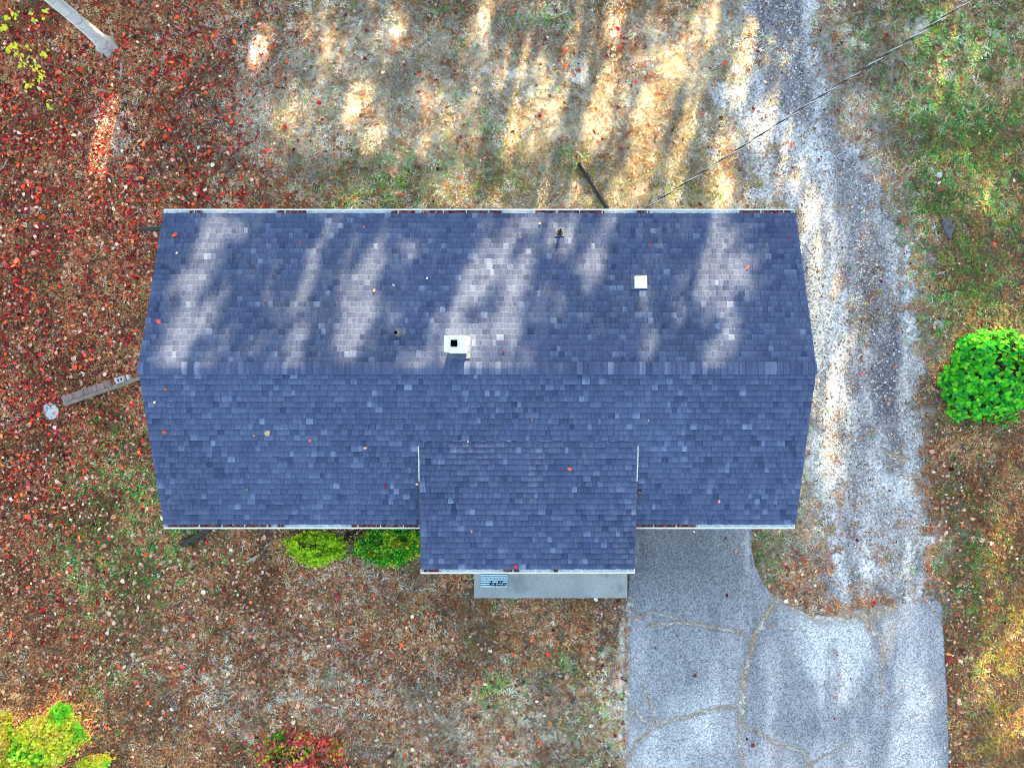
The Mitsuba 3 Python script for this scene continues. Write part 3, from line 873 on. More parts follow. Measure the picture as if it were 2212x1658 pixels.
c = _solve(1209, 503)
vp = thing('vent_pipe', 'thin black plumbing vent pipe with a dark collar near the rear eave of the roof', 'vent pipe')
part(vp, 'flashing', roof_plate(c + [0, .02, 0], .22, .24, 'lead_grey'))
V, F = torus(c + [0, 0, .075], nN, .062, .020); part(vp, 'collar', MB().add(V, F).ply('black_plastic', smooth=True))
part(vp, 'pipe', hollow_pipe(c + [0, 0, -.03], c + [0, 0, .34], .030).ply('black_plastic', smooth=40))
c = _solve(863, 722)
vp = thing('vent_pipe', 'wide grey plumbing vent pipe with a pale square flashing left of the chimney', 'vent pipe')
part(vp, 'flashing', roof_plate(c + [.03, .05, 0], .24, .20, 'lead_grey'))
V, F = tube([c + [0, 0, .02], c + [0, 0, .12], c + [0, 0, .18]], [.10, .075, .062], 24); part(vp, 'boot', MB().add(V, F).ply('lead_grey', smooth=40))
part(vp, 'pipe', hollow_pipe(c + [0, 0, .02], c + [0, 0, .62], .055).ply('dark_stone', smooth=40))
c = _solve(1382, 611)
bv = thing('box_vent', 'square white roof vent cap on the rear slope of the roof', 'roof vent')
part(bv, 'flange', roof_plate(c + [-.02, .02, 0], .40, .38, 'lead_grey'))
zc = c[2]
part(bv, 'base', MB().box((c[0] - .10, c[1] - .10, zc - .06), (c[0] + .10, c[1] + .10, zc + .12)).ply('grey_metal'))
hood = trimesh.convex.convex_hull(np.array([(c[0] + sx * w, c[1] + sy * w, zc + h) for sx in (-1, 1) for sy in (-1, 1) for w, h in ((.150, .10), (.150, .125), (.132, .145))]))
part(bv, 'hood', MB().mesh(hood).ply('bright_white'))

# ------------------------------------------------------------------ leaves that lie on the roof: each a thing
ROOF_LEAVES = [
    (379, 510, 'n', .17, 'orange', 'large orange curled leaf on the roof near its top left corner'), (345, 697, 'n', .12, 'red', 'red leaf at the left rake of the rear roof slope'),
    (384, 549, 'n', .08, 'pale', 'small cream brown leaf below the large orange leaf at the roof corner'), (573, 653, 'n', .09, 'orange', 'small orange leaf alone on the left half of the rear slope'),
    (650, 527, 'n', .07, 'orange', 'tiny orange leaf by the dark shadow stripe of the rear slope'), (787, 493, 'n', .08, 'orange', 'small orange leaf below the rear gutter left of the middle'),
    (809, 629, 'n', .10, 'brown', 'brown leaf in a sunlit spot left of the chimney'), (851, 618, 'n', .08, 'pale', 'square whitish scrap on the rear slope left of the chimney'),
    (923, 603, 'n', .07, 'pale', 'small white speck of a leaf on the rear slope above the chimney'), (1087, 762, 'n', .07, 'red', 'small red leaf just above the ridge right of the chimney'),
    (1166, 485, 'n', .08, 'brown', 'brown leaf beside the thin black vent pipe'), (1402, 532, 'n', .08, 'orange', 'small orange leaf above the square white roof vent'),
    (1612, 581, 'n', .12, 'red', 'red leaf on the right sunlit streak of the rear slope'), (1702, 515, 'n', .07, 'red', 'tiny crimson leaf near the top right roof corner'),
    (360, 839, 's', .09, 'orange', 'orange leaf below the left end of the ridge'), (336, 867, 's', .08, 'pink', 'salmon leaf at the left rake of the front slope'),
    (358, 930, 's', .11, 'orange', 'orange tan leaf low on the left rake of the front slope'), (580, 933, 's', .16, 'pale', 'cream forked leaf, the largest on the front slope'),
    (550, 939, 's', .07, 'brown', 'small brown leaf beside the cream forked leaf'), (671, 949, 's', .08, 'red', 'small red leaf right of the cream forked leaf'),
    (790, 965, 's', .10, 'brown', 'brown red leaf on the front slope left of the porch roof'), (832, 1047, 's', .09, 'red', 'crimson leaf left of the porch roof edge'),
    (535, 1055, 's', .08, 'green', 'small green leaf on the lower left front slope'), (1149, 905, 's', .09, 'brown', 'tan leaf between ridge and porch roof'),
    (1400, 906, 's', .06, 'pale', 'white leaf on the front slope right of the porch roof'), (1552, 1080, 's', .09, 'pink', 'tan leaf low on the right front slope'),
    (1230, 1011, 'p', .13, 'orange', 'salmon orange leaf on the porch roof'), (1114, 1222, 'p', .11, 'red', 'red leaf at the gutter of the porch roof'),
    (1019, 1146, 'p', .10, 'brown', 'grey brown leaf on the lower porch roof'), (1011, 951, 's', .07, 'pink', 'pink leaf at the top line of the porch roof'),
    (901, 1043, 's', .09, 'pale', 'pale leaf stuck at the left rake of the porch roof'), (1382, 1061, 's', .10, 'pink', 'pinkish leaf at the right rake of the porch roof')]
LEAF['green'] = [lin(90, 150, 90)]
rng = np.random.default_rng(77)
slopes = {'n': np.array([0, SLN, 1]), 's': np.array([0, -SLS, 1]), 'p': np.array([0, -(PZ_TOP - PZ_BOT) / (PY_TOP - PY_BOT), 1])}
for px, py, pl, size, nm, lab in ROOF_LEAVES:
    c = _solve(px, py, pl)
    V, F, C = leaves(np.zeros(1), np.zeros(1), np.array([nm]), rng, size * 1.05, size * 1.1, z=.0, zr=.001)
    n3 = slopes[pl] / np.linalg.norm(slopes[pl]); e2 = np.cross(n3, [1, 0, 0]); e2 /= np.linalg.norm(e2)
    V = c + V[:, :1] * np.array([1, 0, 0]) + V[:, 1:2] * e2 * -1 + (V[:, 2:] + .046) * n3
    solo('roof_leaf', MB().add(V, F, c=C).ply('litter_mat'), lab, 'leaf')

# ------------------------------------------------------------------ porch slab, doormat
sx0, sx1, sy0 = SLAB
solo('porch_slab', MB().box((sx0, sy0, -.05), (sx1, -3.2, .16)).ply('concrete'), 'pale concrete porch slab in front of the porch roof', 'porch', kind='structure')
dm = thing('doormat', 'blue and white striped doormat with a black hello on the porch slab', 'doormat')
mx0, mx1, my0 = at(1038, 0, .175)[0], at(1096, 0, .175)[0], at(0, 1267, .175)[1]
my1 = my0 + .62
b = chamfer_box((mx0, my0, .1625), (mx1, my1, .178), .004)
part(dm, 'pad', mikit.ply((b.vertices, b.faces), 'doormat_mat', uv=np.c_[b.vertices[:, 0] - mx0, b.vertices[:, 1] - my0]))
# the word, in a joined script hand: one pen stroke for each letter, h e l l o
GL = {
    'h': [(0, .28), (.10, .55), (.18, .90), (.13, 1.0), (.08, .85), (.06, .4), (.03, 0), (.08, .34), (.18, .5), (.25, .42), (.24, .18), (.28, .04), (.36, .10)],
    'e': [(0, .10), (.12, .26), (.22, .42), (.16, .54), (.07, .42), (.07, .14), (.16, .02), (.30, .12)],
    'l': [(0, .12), (.14, .52), (.22, .9), (.16, 1.0), (.09, .84), (.07, .3), (.13, .03), (.24, .12)],
    'o': [(0, .12), (.08, .40), (.18, .52), (.28, .38), (.24, .10), (.12, .03), (.06, .20), (.12, .44), (.24, .50), (.38, .44)],
}
wd = MB(); px = 0.0
strokes = []
for ch, adv in zip('hello', (.36, .30, .24, .24, .36)):
    strokes.append(np.array(GL[ch]) + [px, 0]); px += adv
wx0, wx1, wy = at(1057.5, 0, .18)[0], at(1093.5, 0, .18)[0], at(0, 1265.5, .18)[1]
sc = (wx1 - wx0) / px; H_ = .165
for s in strokes:
    t = np.linspace(0, len(s) - 1, 48); q = np.c_[np.interp(t, range(len(s)), s[:, 0]), np.interp(t, range(len(s)), s[:, 1])]
    for _ in range(3): q[1:-1] = (q[:-2] + 2 * q[1:-1] + q[2:]) / 4
    q = np.c_[wx0 + q[:, 0] * sc + q[:, 1] * .02, wy + q[:, 1] * H_]
    line = LineString(q).buffer(.0105, cap_style=1)
    m = trimesh.creation.extrude_polygon(line if line.geom_type == 'Polygon' else max(line.geoms, key=lambda g: g.area), .003, engine='earcut'); m.apply_translation([0, 0, .1795])
    wd.mesh(m)
part(dm, 'lettering', wd.ply('lettering_mat'), label='black script word hello')

# ------------------------------------------------------------------ drain pipes
def ribbed(pts, r, sides=14):
    line = LineString(pts); n = max(8, int(line.length / .011))
    P = np.array([line.interpolate(t, normalized=True).coords[0] for t in np.linspace(0, 1, n)])
    return tube(P, r * (1 + .055 * np.cos(np.arange(n) * 2 * np.pi / 3.0)), sides)


for pts, r, lab in (([(1316, 470, .20), (1312, 452, .14), (1285, 405, .10), (1253, 353, .085)], .068, 'long black corrugated drain pipe lying on the straw lawn behind the rear gutter'),
                    ([(360, 492, .16), (345, 493, .13), (322, 494, .10), (304, 495, .075)], .062, 'short black drain pipe poking out at the left end of the roof'),
                    ([(462, 1128, .26), (450, 1142, .2), (425, 1159, .11), (394, 1175, .085)], .070, 'black drain pipe on the grass under the left front gutter')):
    P = [at(*p) for p in pts]
    k = thing('drain_pipe', lab, 'drain pipe')
    V, F = ribbed(P, r); part(k, 'hose', MB().add(V, F).ply('black_plastic', smooth=50))
    d = P[-1] - P[-2]; d /= np.linalg.norm(d)
    V, F = tube([P[-1] - d * .02, P[-1] + d * .03], r * 1.1, 16, cap=False); V2, F2 = tube([P[-1] + d * .03, P[-1] - d * .02], r * .88, 16, cap=False)
    part(k, 'end_collar', MB().add(V, F).add(V2, F2).ply('black_plastic', smooth=50))

# ------------------------------------------------------------------ service cable: bare neutral with two insulated strands wound round it
cab = thing('service_cable', 'thin twisted overhead cable running from the rear eave over the gravel track', 'cable')
p0, p1 = at(1385, 456, 2.72), at(2090, 0, 4.55)
p2 = p0 + (p1 - p0) * 2.6
tt = np.linspace(0, 1, 700)
P = p0 + (p2 - p0) * tt[:, None]; P[:, 2] -= 4 * .38 * tt * (1 - tt)
d = p2 - p0; a, b = frame_of(d)
Ln = np.linalg.norm(d)
for nm, ph, rr, off, bs in (('neutral_strand', 0, .011, .013, 'white_paint'), ('insulated_strand', 2.1, .0085, .012, 'black_plastic'), ('insulated_strand', 4.2, .0085, .012, 'flue_dark')):
    th = tt * Ln / .55 * 2 * np.pi + ph
    V, F = tube(P + off * (np.cos(th)[:, None] * a + np.sin(th)[:, None] * b), rr, 5)
    part(cab, nm, MB().add(V, F).ply(bs, smooth=True))
w = thing('loose_wire', 'thin dark wire sticking out under the right rake near the gravel', 'wire')
P = [at(1722, 515, 2.3), at(1740, 532, 2.1), at(1752, 547, 1.8), at(1760, 562, 1.3), at(1762, 575, .6), at(1760, 585, .02)]
V, F = tube(P, .009, 6); part(w, 'strand', MB().add(V, F).ply('dark_stone', smooth=True))

# ------------------------------------------------------------------ brick border and bits on the left
bb = thing('brick_border', 'low border of brown bricks on edge along a weathered timber beam left of the house', 'border')
A, Bq = at(145, 873, 0)[:2], at(318, 812, 0)[:2]
d = (Bq - A) / np.linalg.norm(Bq - A); nrm = np.array([-d[1], d[0]]); Ltot = np.linalg.norm(Bq - A)
ang = math.degrees(math.atan2(d[1], d[0]))
b = chamfer_box((0, -.045, -.02), (Ltot, .035, .20), .008)
TW = T().translate([float(A[0]), float(A[1]), 0]).rotate([0, 0, 1], ang)
part(bb, 'beam', mikit.ply((b.vertices, b.faces), 'old_timber', to_world=TW))
rng = np.random.default_rng(41)
s = .01
while s < 1.46:
    w = rng.uniform(.050, .060)
    if not (1.06 < s < 1.10):
        h = .165 + rng.uniform(-.012, .012)
        m = chamfer_box((s, .040 + rng.uniform(0, .008), -.01), (s + w, .235 + rng.uniform(-.02, .01), h), .006)
        part(bb, 'brick', mikit.ply((m.vertices, m.faces), 'old_brick', uv=np.broadcast_to([rng.random(), 0], (len(m.vertices), 2)), to_world=TW))
    s += w + rng.uniform(.003, .008)
cb = thing('concrete_block', 'pale hollow concrete block leaning at the brick border near the house', 'concrete block')
rect = shapely.box(1.66, .045, 1.90, .215).difference(shapely.box(1.70, .08, 1.77, .18)).difference(shapely.box(1.80, .08, 1.865, .18))
m = trimesh.creation.extrude_polygon(rect, .20, engine='earcut')
part(cb, 'shell', mikit.ply((m.vertices, m.faces), 'pale_stone', to_world=TW))
m = chamfer_box((1.98, .045, 0), (2.06, .20, .18), .01)
solo('stone', mikit.ply((m.vertices, m.faces), 'pale_stone', to_world=TW), 'narrow pale stone standing at the house end of the brick border', 'stone')


def rock(c, rx, ry, h, seed, bs, name, lab, cat='stone', rot=0):
    m = trimesh.creation.icosphere(3); v = np.array(m.vertices)
    v = v * (1 + 1.1 * (meshkit.fbm(v * 1.9 + seed, 4, seed)[:, None] - .5))
    v[:, 2] = np.clip(v[:, 2], -.3, .62 + .1 * meshkit.noise(v * 5 + seed))
    v = v * [rx, ry, h / .62]
    cr, sr = math.cos(rot), math.sin(rot); v = np.c_[v[:, 0] * cr - v[:, 1] * sr, v[:, 0] * sr + v[:, 1] * cr, v[:, 2]]
    return solo(name, mikit.ply((v + c, m.faces), bs, smooth=True), lab, cat)


rock(at(111, 887, 0), .24, .27, .055, 3, 'pale_stone', 'stone', 'round whitish flat stone among red leaves at the left end of the brick border')
rock(at(2046, 493, 0), .15, .30, .10, 6, 'dark_stone', 'stone', 'dark grey stone half sunk in the green grass right of the track', rot=.2)
rock(at(2028, 378, 0), .09, .08, .07, 9, 'pale_stone', 'stone', 'small pale stone in the grass right of the track, upper part')
for pts, r, bs, nm, lab, cat in (([(262, 138, .05), (263, 150, .06), (261, 158, .05), (262, 168, .03)], .035, 'pale_bark', 'fallen_branch', 'pale bare stick on the red leaves below the white tree trunk', 'stick'),
                                 ([(533, 1214, .03), (556, 1199, .05)], .030, 'grey_metal', 'pipe_offcut', 'short pale grey pipe offcut on the lawn below the left front gutter', 'pipe'),
                                 ([(18, 342, .03), (8, 360, .06), (-6, 372, .05)], .018, 'pale_bark', 'fallen_branch', 'thin grey twig on red leaves at the left edge', 'stick'),
                                 ([(0, 915, .03), (22, 908, .05), (40, 903, .04)], .016, 'pale_bark', 'fallen_branch', 'thin pale twig left of the round whitish stone', 'stick'),
                                 ([(183, 672, .02), (190, 690, .05), (196, 706, .03)], .012, 'pale_bark', 'fallen_branch', 'thin twig on the brown litter left of the rear slope', 'stick')):
    P = LineString([at(*p) for p in pts]).segmentize(.05); P = np.array(P.coords)
    P[:, :2] += R.normal(0, .004, P[:, :2].shape)
    V, F = tube(P, np.linspace(r, r * .6, len(P)) if nm != 'pipe_offcut' else r, 8)
    solo(nm, MB().add(V, F).ply(bs, smooth=60), lab, cat)

# ------------------------------------------------------------------ foliage builders
def leaf_cards(P, N, size, col, rng, asp=.6, flat=.5):
    """Small pointed leaves (two triangles folded at the midrib) at the points P, roughly facing N."""
    n = len(P)
    d = rng.normal(0, 1, (n, 3)); N = N / (np.linalg.norm(N, axis=1, keepdims=True) + 1e-9)
    nn = N + rng.normal(0, flat, (n, 3)); nn /= np.linalg.norm(nn, axis=1, keepdims=True)
    d = d - nn * (d * nn).sum(1, keepdims=True); d /= np.linalg.norm(d, axis=1, keepdims=True); s = np.cross(nn, d)
    L = (size * rng.uniform(.65, 1.3, n))[:, None]; W = L * asp
    V = np.stack([P - d * L * .5, P + s * W * .5 + nn * W * .12, P + d * L * .5, P - s * W * .5 + nn * W * .12], 1).reshape(-1, 3)
    F = (np.array([[0, 1, 2], [0, 2, 3]])[None] + np.arange(n)[:, None, None] * 4).reshape(-1, 3)
    return V, F, np.repeat(col, 4, 0)


def palette(cols, w, n, rng):
    c = np.array(cols)[rng.choice(len(cols), n, p=np.array(w) / sum(w))]
    return np.minimum(c * 1.55 * rng.uniform(.6, 1.35, (n, 1)), .9)


def shrub(name, c, rx, ry, h, n, size, cols, w, lab, seed, gaps=.0, gapc=None, cat='shrub', stem='brown_bark', asp=.6, tip=None):
    rng = np.random.default_rng(seed)
    k = thing(name, lab, cat)
    m = int(n * 2.2)
    v = rng.normal(0, 1, (m, 3)); v /= np.linalg.norm(v, axis=1, keepdims=True); v[:, 2] = np.abs(v[:, 2])
    lump = meshkit.fbm(v * 2.6 + seed, 3, seed)
    rad = (.62 + 1.15 * (lump - .30)) * rng.uniform(.35, 1.0, m) ** .4 * np.where(rng.random(m) < .12, rng.uniform(1.0, 1.3, m), 1)
    keep = rng.random(m) > gaps * (meshkit.fbm(v * 3.1 + seed + 9, 2, seed + 1) > .5)
    if gapc is not None: keep &= rng.random(m) > .9 * np.exp(-(((v[:, 0] - gapc[0]) / gapc[2]) ** 2 + ((v[:, 1] - gapc[1]) / gapc[3]) ** 2))
    v, rad = v[keep][:n], rad[keep][:n]; n = len(v)
    P = v * rad[:, None] * [rx, ry, h] + c
    P[:, 2] = np.maximum(P[:, 2], .04)
    col = palette(cols, w, n, rng)
    cl = meshkit.fbm(v * 2.2 + 31 + seed, 2, seed + 5)
    if tip is not None:
        q = (rng.random(n) < tip[1] * np.clip((cl - .42) * 4, 0, 1)); col[q] = np.array(tip[0])[rng.integers(0, len(tip[0]), q.sum())] * rng.uniform(.8, 1.2, (q.sum(), 1))
    V, F, C = leaf_cards(P, v * [1, 1, .8] + [0, 0, .5], size, col, rng, asp=asp)
    part(k, 'foliage', MB().add(V, F, c=C).ply('leaf_mat'), kind='stuff')
    st = MB()
    for i in range(26):
        a = rng.uniform(0, 6.28); q = rng.uniform(.3, .92)
        e = c + np.array([math.cos(a) * rx * q, math.sin(a) * ry * q, h * math.sqrt(max(.05, 1 - q * q)) * 1.02])
        s0 = c + np.array([rng.normal(0, .05), rng.normal(0, .05), 0])
        md = (s0 + e) / 2 + [rng.normal(0, .05), rng.normal(0, .05), h * .12]
        V, F = tube([s0, md, e], [.014, .009, .004], 5); st.add(V, F)
    part(k, 'stem', st.ply(stem), kind='stuff')
    return k


GRN = [lin(60, 140, 40), lin(86, 170, 44), lin(44, 112, 40), lin(112, 186, 56), lin(36, 96, 44)]
LIME = [lin(140, 186, 40), lin(170, 206, 46), lin(110, 168, 44), lin(196, 212, 60), lin(96, 140, 40)]
YEL = [lin(206, 204, 56), lin(226, 216, 70), lin(170, 196, 58), lin(224, 178, 70), lin(130, 180, 60), lin(234, 226, 110)]
cc = at(678, 1187, .3); cc[2] = 0
shrub('shrub', cc, 1.02, .60, .62, 3600, .085, LIME, [3, 3, 2, 2, 1], 'lime green thin shrub with bare twigs under the left front gutter', 51, gaps=.5, gapc=(-.25, .45, .55, .35))
cc = at(838, 1180, .5); cc[2] = 0
shrub('shrub', cc, 1.14, .74, .95, 6800, .088, GRN, [3, 3, 2, 1, 2], 'dense green shrub with yellow tips beside the left edge of the porch roof', 52, gaps=.15, tip=([lin(206, 206, 60), lin(222, 196, 74), lin(170, 206, 60)], .6))
cc = at(640, 1650, .4); cc[2] = 0
shrub('shrub', cc, 1.60, .95, .75, 2700, .11, [lin(186, 70, 84), lin(160, 54, 66), lin(212, 106, 116), lin(196, 100, 74), lin(140, 50, 56), lin(204, 170, 70), lin(110, 160, 60)], [2, 2, 3, 2, 1, 1.5, 1.5],
      'pink and red autumn shrub at the bottom edge of the lawn', 53, gaps=.85, tip=([lin(120, 176, 56), lin(214, 206, 70), lin(96, 150, 60)], .7))
cc = at(600, 1600, .1); cc[2] = 0
shrub('weed', cc, .34, .24, .22, 420, .09, GRN, [2, 3, 2, 2, 1], 'small bright green weed clump above the pink red shrub', 54, cat='weed', asp=.35)
for i, (px, py, r, lab) in enumerate(((2040, 0, 0, ''),)[:0]): pass


# the big-leaved shrub on the right: every large leaf a part
def big_leaf_mesh():
    t = np.linspace(0, 1, 6); w = np.array([.05, .26, .36, .33, .20, .0])
    V, F = [], []
    for i, (a, ww) in enumerate(zip(t, w)):
        dz = -.16 * (a - .35) ** 2
        V += [(a, ww, dz + ww * .22), (a, 0, dz), (a, -ww, dz + ww * .22)]
    for i in range(5):
        b0 = i * 3
        F += [[b0, b0 + 1, b0 + 4], [b0, b0 + 4, b0 + 3], [b0 + 1, b0 + 2, b0 + 5], [b0 + 1, b0 + 5, b0 + 4]]
    return np.array(V), np.array(F)[:, ::-1]


LV, LF = big_leaf_mesh()


def hydra_col(i):
    def fn(p, n, uv):
        vein = smoothstep(.10, .0, dr.abs(uv.y)) * .35 + .10 * smoothstep(.8, 1.0, dr.sin((uv.x * 9 - dr.abs(uv.y) * 9) * 2 * math.pi))
        c = mi.Color3f(*[float(q) for q in HC[i]])
        return mix(c * (.78 + .4 * noise(p.x * 12, p.y * 12, p.z * 12)), c * 1.5 + mi.Color3f(.04, .06, .01), vein)
    return fn


HC = [np.minimum(c * 1.08, .8) for c in (lin(64, 180, 44), lin(92, 204, 52), lin(40, 146, 60), lin(130, 216, 66), lin(50, 160, 72))]
for i in range(5):
    scene[f'broad_leaf_{i}'] = {'type': 'principledthin', 'base_color': mikit.proc(hydra_col(i)), 'roughness': .4, 'spec_trans': 0.0, 'diff_trans': .6, 'eta': 1.4}
hy = thing('broadleaf_shrub', 'bright green shrub with broad pointed leaves at the right edge beyond the track', 'shrub')
rng = np.random.default_rng(61)
hc = at(2182, 812, .9); hc[2] = 0
leafuv = np.c_[LV[:, 0], LV[:, 1]]
items, stems = [], MB()
tips = []
tries = 0
while len(tips) < 200 and tries < 20000:
    tries += 1
    v = rng.normal(0, 1, 3); v[2] = abs(v[2]) * .9 + .05; v /= np.linalg.norm(v)
    lump = float(meshkit.fbm((v * 1.7 + 4.2)[None], 2, 3)[0])
    p = hc + v * np.array([1.58, 1.56, 1.30]) * (.74 + .62 * (lump - .25)) * rng.uniform(.82, 1.0)
    if p[2] < .15: continue
    if all(np.linalg.norm(p - q) > .215 for q in tips): tips.append(p)
for p in tips:
    base = hc + np.array([rng.normal(0, .12), rng.normal(0, .12), 0])
    md = base * .45 + p * .55; md[2] = p[2] * .5
    V, F = tube([base, md, p], [.012, .009, .005], 5); stems.add(V, F)
    outd = (p - hc - [0, 0, .35]); outd /= np.linalg.norm(outd)
    a0 = rng.uniform(0, 6.28); ax, ay = frame_of(outd * [1, 1, 1.2])
    nz = outd + [0, 0, .7]; nz /= np.linalg.norm(nz); ax, ay = frame_of(nz)
    for ring, (cnt, L, tilt) in enumerate(((2, .075, .9), (2, .13, .45), (2, .16, .12), (2, .165, -.25))):
        for j in range(cnt):
            a = a0 + ring * np.pi / 2 + j * np.pi + rng.normal(0, .22)
            dd = math.cos(a) * ax + math.sin(a) * ay
            t = tilt + rng.normal(0, .15)
            e0 = dd * math.cos(t) + nz * math.sin(t); e2 = -dd * math.sin(t) + nz * math.cos(t); e1 = np.cross(e2, e0)
            LL = L * rng.uniform(.85, 1.2)
            o = p - nz * .03 * ring + dd * .01
            M = np.eye(4); M[:3, 0], M[:3, 1], M[:3, 2], M[:3, 3] = e0 * LL, e1 * LL, e2 * LL, o
            area = LL * LL * abs(e2[2]) * (1 + .25 * o[2])
            shade = rng.choice(5, p=[.28, .26, .14, .18, .14])
            items.append((area * (1 if p[2] > .3 else .3), M, shade))
items.sort(key=lambda t: -t[0])
base_ply = [mikit.ply((LV, LF), f'broad_leaf_{i}', smooth=True, uv=leafuv) for i in range(5)]
for ar, M, s in items[:300]:
    part(hy, 'leaf', {**base_ply[s], 'to_world': T(M.tolist())})
rest = [MB() for _ in range(5)]
for ar, M, s in items[300:]:
    rest[s].add(LV @ M[:3, :3].T + M[:3, 3], LF, uv=leafuv)
for s in range(5):
    if rest[s].n: part(hy, 'small_leaves', rest[s].ply(f'broad_leaf_{s}', smooth=True), kind='stuff')
part(hy, 'stem', stems.ply('brown_bark'), kind='stuff')

# ------------------------------------------------------------------ yellow saplings at the lower left
def sapling(c, h, blobs, n, size, cols, w, lab, seed, trunk_r=.035):
    rng = np.random.default_rng(seed); k = thing('sapling', lab, 'tree')
    tr = MB(); V, F = tube([c, c + [.03, .02, h * .5], c + [0, .05, h * .85]], [trunk_r, trunk_r * .7, trunk_r * .3], 8); tr.add(V, F)
    fo = MB()
    tot = sum(b[3] * b[4] for b in blobs)
    for (bx_, by_, bz, rx, ry, rz) in blobs:
        e = np.array([bx_, by_, bz]); s0 = np.array([c[0], c[1], min(h * .5, bz * .7)])
        V, F = tube([s0, (s0 + e) / 2 + [0, 0, .05], e], [.016, .011, .005], 5); tr.add(V, F)
        m = int(n * rx * ry / tot)
        v = rng.normal(0, 1, (m, 3)); v /= np.linalg.norm(v, axis=1, keepdims=True)
        lump = .45 + 1.25 * (meshkit.fbm(v * 2.8 + seed + bx_, 3, seed) - .2)
        P = e + v * (lump * rng.random(m) ** .33 * np.where(rng.random(m) < .1, 1.25, 1))[:, None] * [rx, ry, rz]
        col = palette(cols, w, m, rng)
        hue = meshkit.fbm(P * 1.8 + seed, 2, seed + 3)
        col = np.where((hue > .63)[:, None], palette([lin(98, 178, 50), lin(128, 190, 56)], [1, 1], m, rng), col)
        col = np.where((hue < .34)[:, None], palette([lin(226, 176, 84), lin(232, 196, 96)], [1, 1], m, rng), col)
        V, F, C = leaf_cards(P, v * .6 + [0, 0, .7], size, col, rng, asp=.62); fo.add(V, F, c=C)
    part(k, 'trunk', tr.ply('brown_bark'))
    part(k, 'crown', fo.ply('leaf_mat'), kind='stuff')


def bl(px, py, z, rx, ry, rz): p = at(px, py, z); return (p[0], p[1], z, rx * (CAM_Z - z) / FOCAL, ry * (CAM_Z - z) / FOCAL, rz)


c = at(105, 1640, 0)
sapling(c, 2.2, [bl(90, 1612, 1.5, 74, 56, .55), bl(120, 1566, 1.5, 58, 36, .5), bl(128, 1540, 1.5, 28, 26, .3), bl(148, 1592, 1.4, 44, 30, .4), bl(60, 1630, 1.4, 54, 46, .5), bl(70, 1572, 1.3, 30, 22, .3), bl(70, 1690, 1.6, 70, 40, .5)], 9000, .115, YEL, [3, 3, 3, 2, 2, 1],
        'yellow green autumn sapling in the bottom left corner, the larger crown', 71)
c = at(200, 1660, 0)
sapling(c, 1.3, [bl(205, 1648, 1.0, 34, 20, .3), bl(186, 1654, .9, 26, 14, .25)], 1700, .105, YEL[:3] + YEL[5:], [3, 3, 2, 2], 'small bright yellow sapling at the bottom edge right of the larger one', 72, .02)
c = at(-10, 1620, 0)
sapling(c, 1.8, [bl(4, 1600, 1.4, 28, 44, .4), bl(0, 1556, 1.3, 22, 22, .3), bl(-10, 1650, 1.4, 34, 34, .4)], 3200, .115, YEL, [3, 3, 2, 3, 1, 1], 'yellow orange sapling cut by the left edge near the bottom', 73, .03)

# ------------------------------------------------------------------ the white-barked tree at the top left
wt = thing('tree', 'white barked tree leaning out of the top left corner', 'tree')
rng = np.random.default_rng(81)
tb = at(231, 100, 0)
H1 = 8.5
zs = np.array([-.05, .03, .12, .25, .42, .7, 1.0, 1.8, 3.0, 4.5, 6.5, H1])
rr = np.array([.34, .27, .235, .215, .20, .185, .175, .165, .158, .145, .12, .07])
P = np.c_[tb[0] + .02 * np.sin(zs), tb[1] + .03 * np.sin(zs * .7), zs]
sides = 20
V, F = tube(P, rr, sides)
ang = np.arctan2(V[:, 1] - tb[1], V[:, 0] - tb[0])
flare = np.exp(-np.maximum(V[:, 2], 0) / .16) * .75 * np.clip(np.cos(ang * 5 + .9), 0, 1) ** 3
V[:, :2] = V[:, :2] + (V[:, :2] - P[0, :2]) * flare[:, None]
mb = MB().add(V, F)
part(wt, 'trunk', mb.ply('pale_bark', smooth=60))
limb_tips = []
for i in range(13):
    z0 = rng.uniform(4.6, 8.0); a = rng.uniform(1.6, 4.4); L = rng.uniform(1.6, 3.2)
    s0 = np.array([tb[0], tb[1], z0]); e = s0 + np.array([math.cos(a) * L, math.sin(a) * L, L * rng.uniform(.15, .6)])
    V, F = tube([s0, (s0 + e) / 2 + [0, 0, .2], e], [.05, .03, .01], 7); part(wt, 'limb', MB().add(V, F).ply('pale_bark', smooth=60)); limb_tips.append(e)
fo = MB()
CAMP = np.array([0, 0, CAM_Z])
for j, e in enumerate(limb_tips + [np.array([tb[0], tb[1], H1 + .3])]):
    m = 420
    P = e + rng.normal(0, 1, (m, 3)) * [.5, .5, .4]
    pxs = P[:, 0] * FOCAL / (CAM_Z - P[:, 2]) + 1106; pys = 829 - P[:, 1] * FOCAL / (CAM_Z - P[:, 2])
    V, F, C = leaf_cards(P, np.tile([0, 0, 1.0], (m, 1)), .10, palette([lin(206, 214, 70), lin(228, 206, 60), lin(150, 190, 60)], [2, 2, 1], m, rng), rng, asp=.7); fo.add(V, F, c=C)
# a loose low spray over the frame's corner
spr = [(8, 35), (34, 32), (70, 35), (5, 60), (32, 98), (14, 108), (40, 118), (62, 105), (95, 118), (68, 135), (44, 138), (80, 148), (86, 158), (62, 178), (108, 228), (60, 193), (16, 62), (92, 170), (22, 104), (100, 26)]
for px, py in spr:
    e = at(px, py, 2.6 + rng.uniform(-.3, .3)); m = 7
    P = e + rng.normal(0, .055, (m, 3))
    V, F, C = leaf_cards(P, np.tile([0, 0, 1.0], (m, 1)), .10, palette([lin(190, 226, 70), lin(226, 214, 60), lin(214, 226, 90)], [2, 2, 1], m, rng), rng, asp=.75); fo.add(V, F, c=C)
part(wt, 'crown', fo.ply('leaf_mat'), kind='stuff')

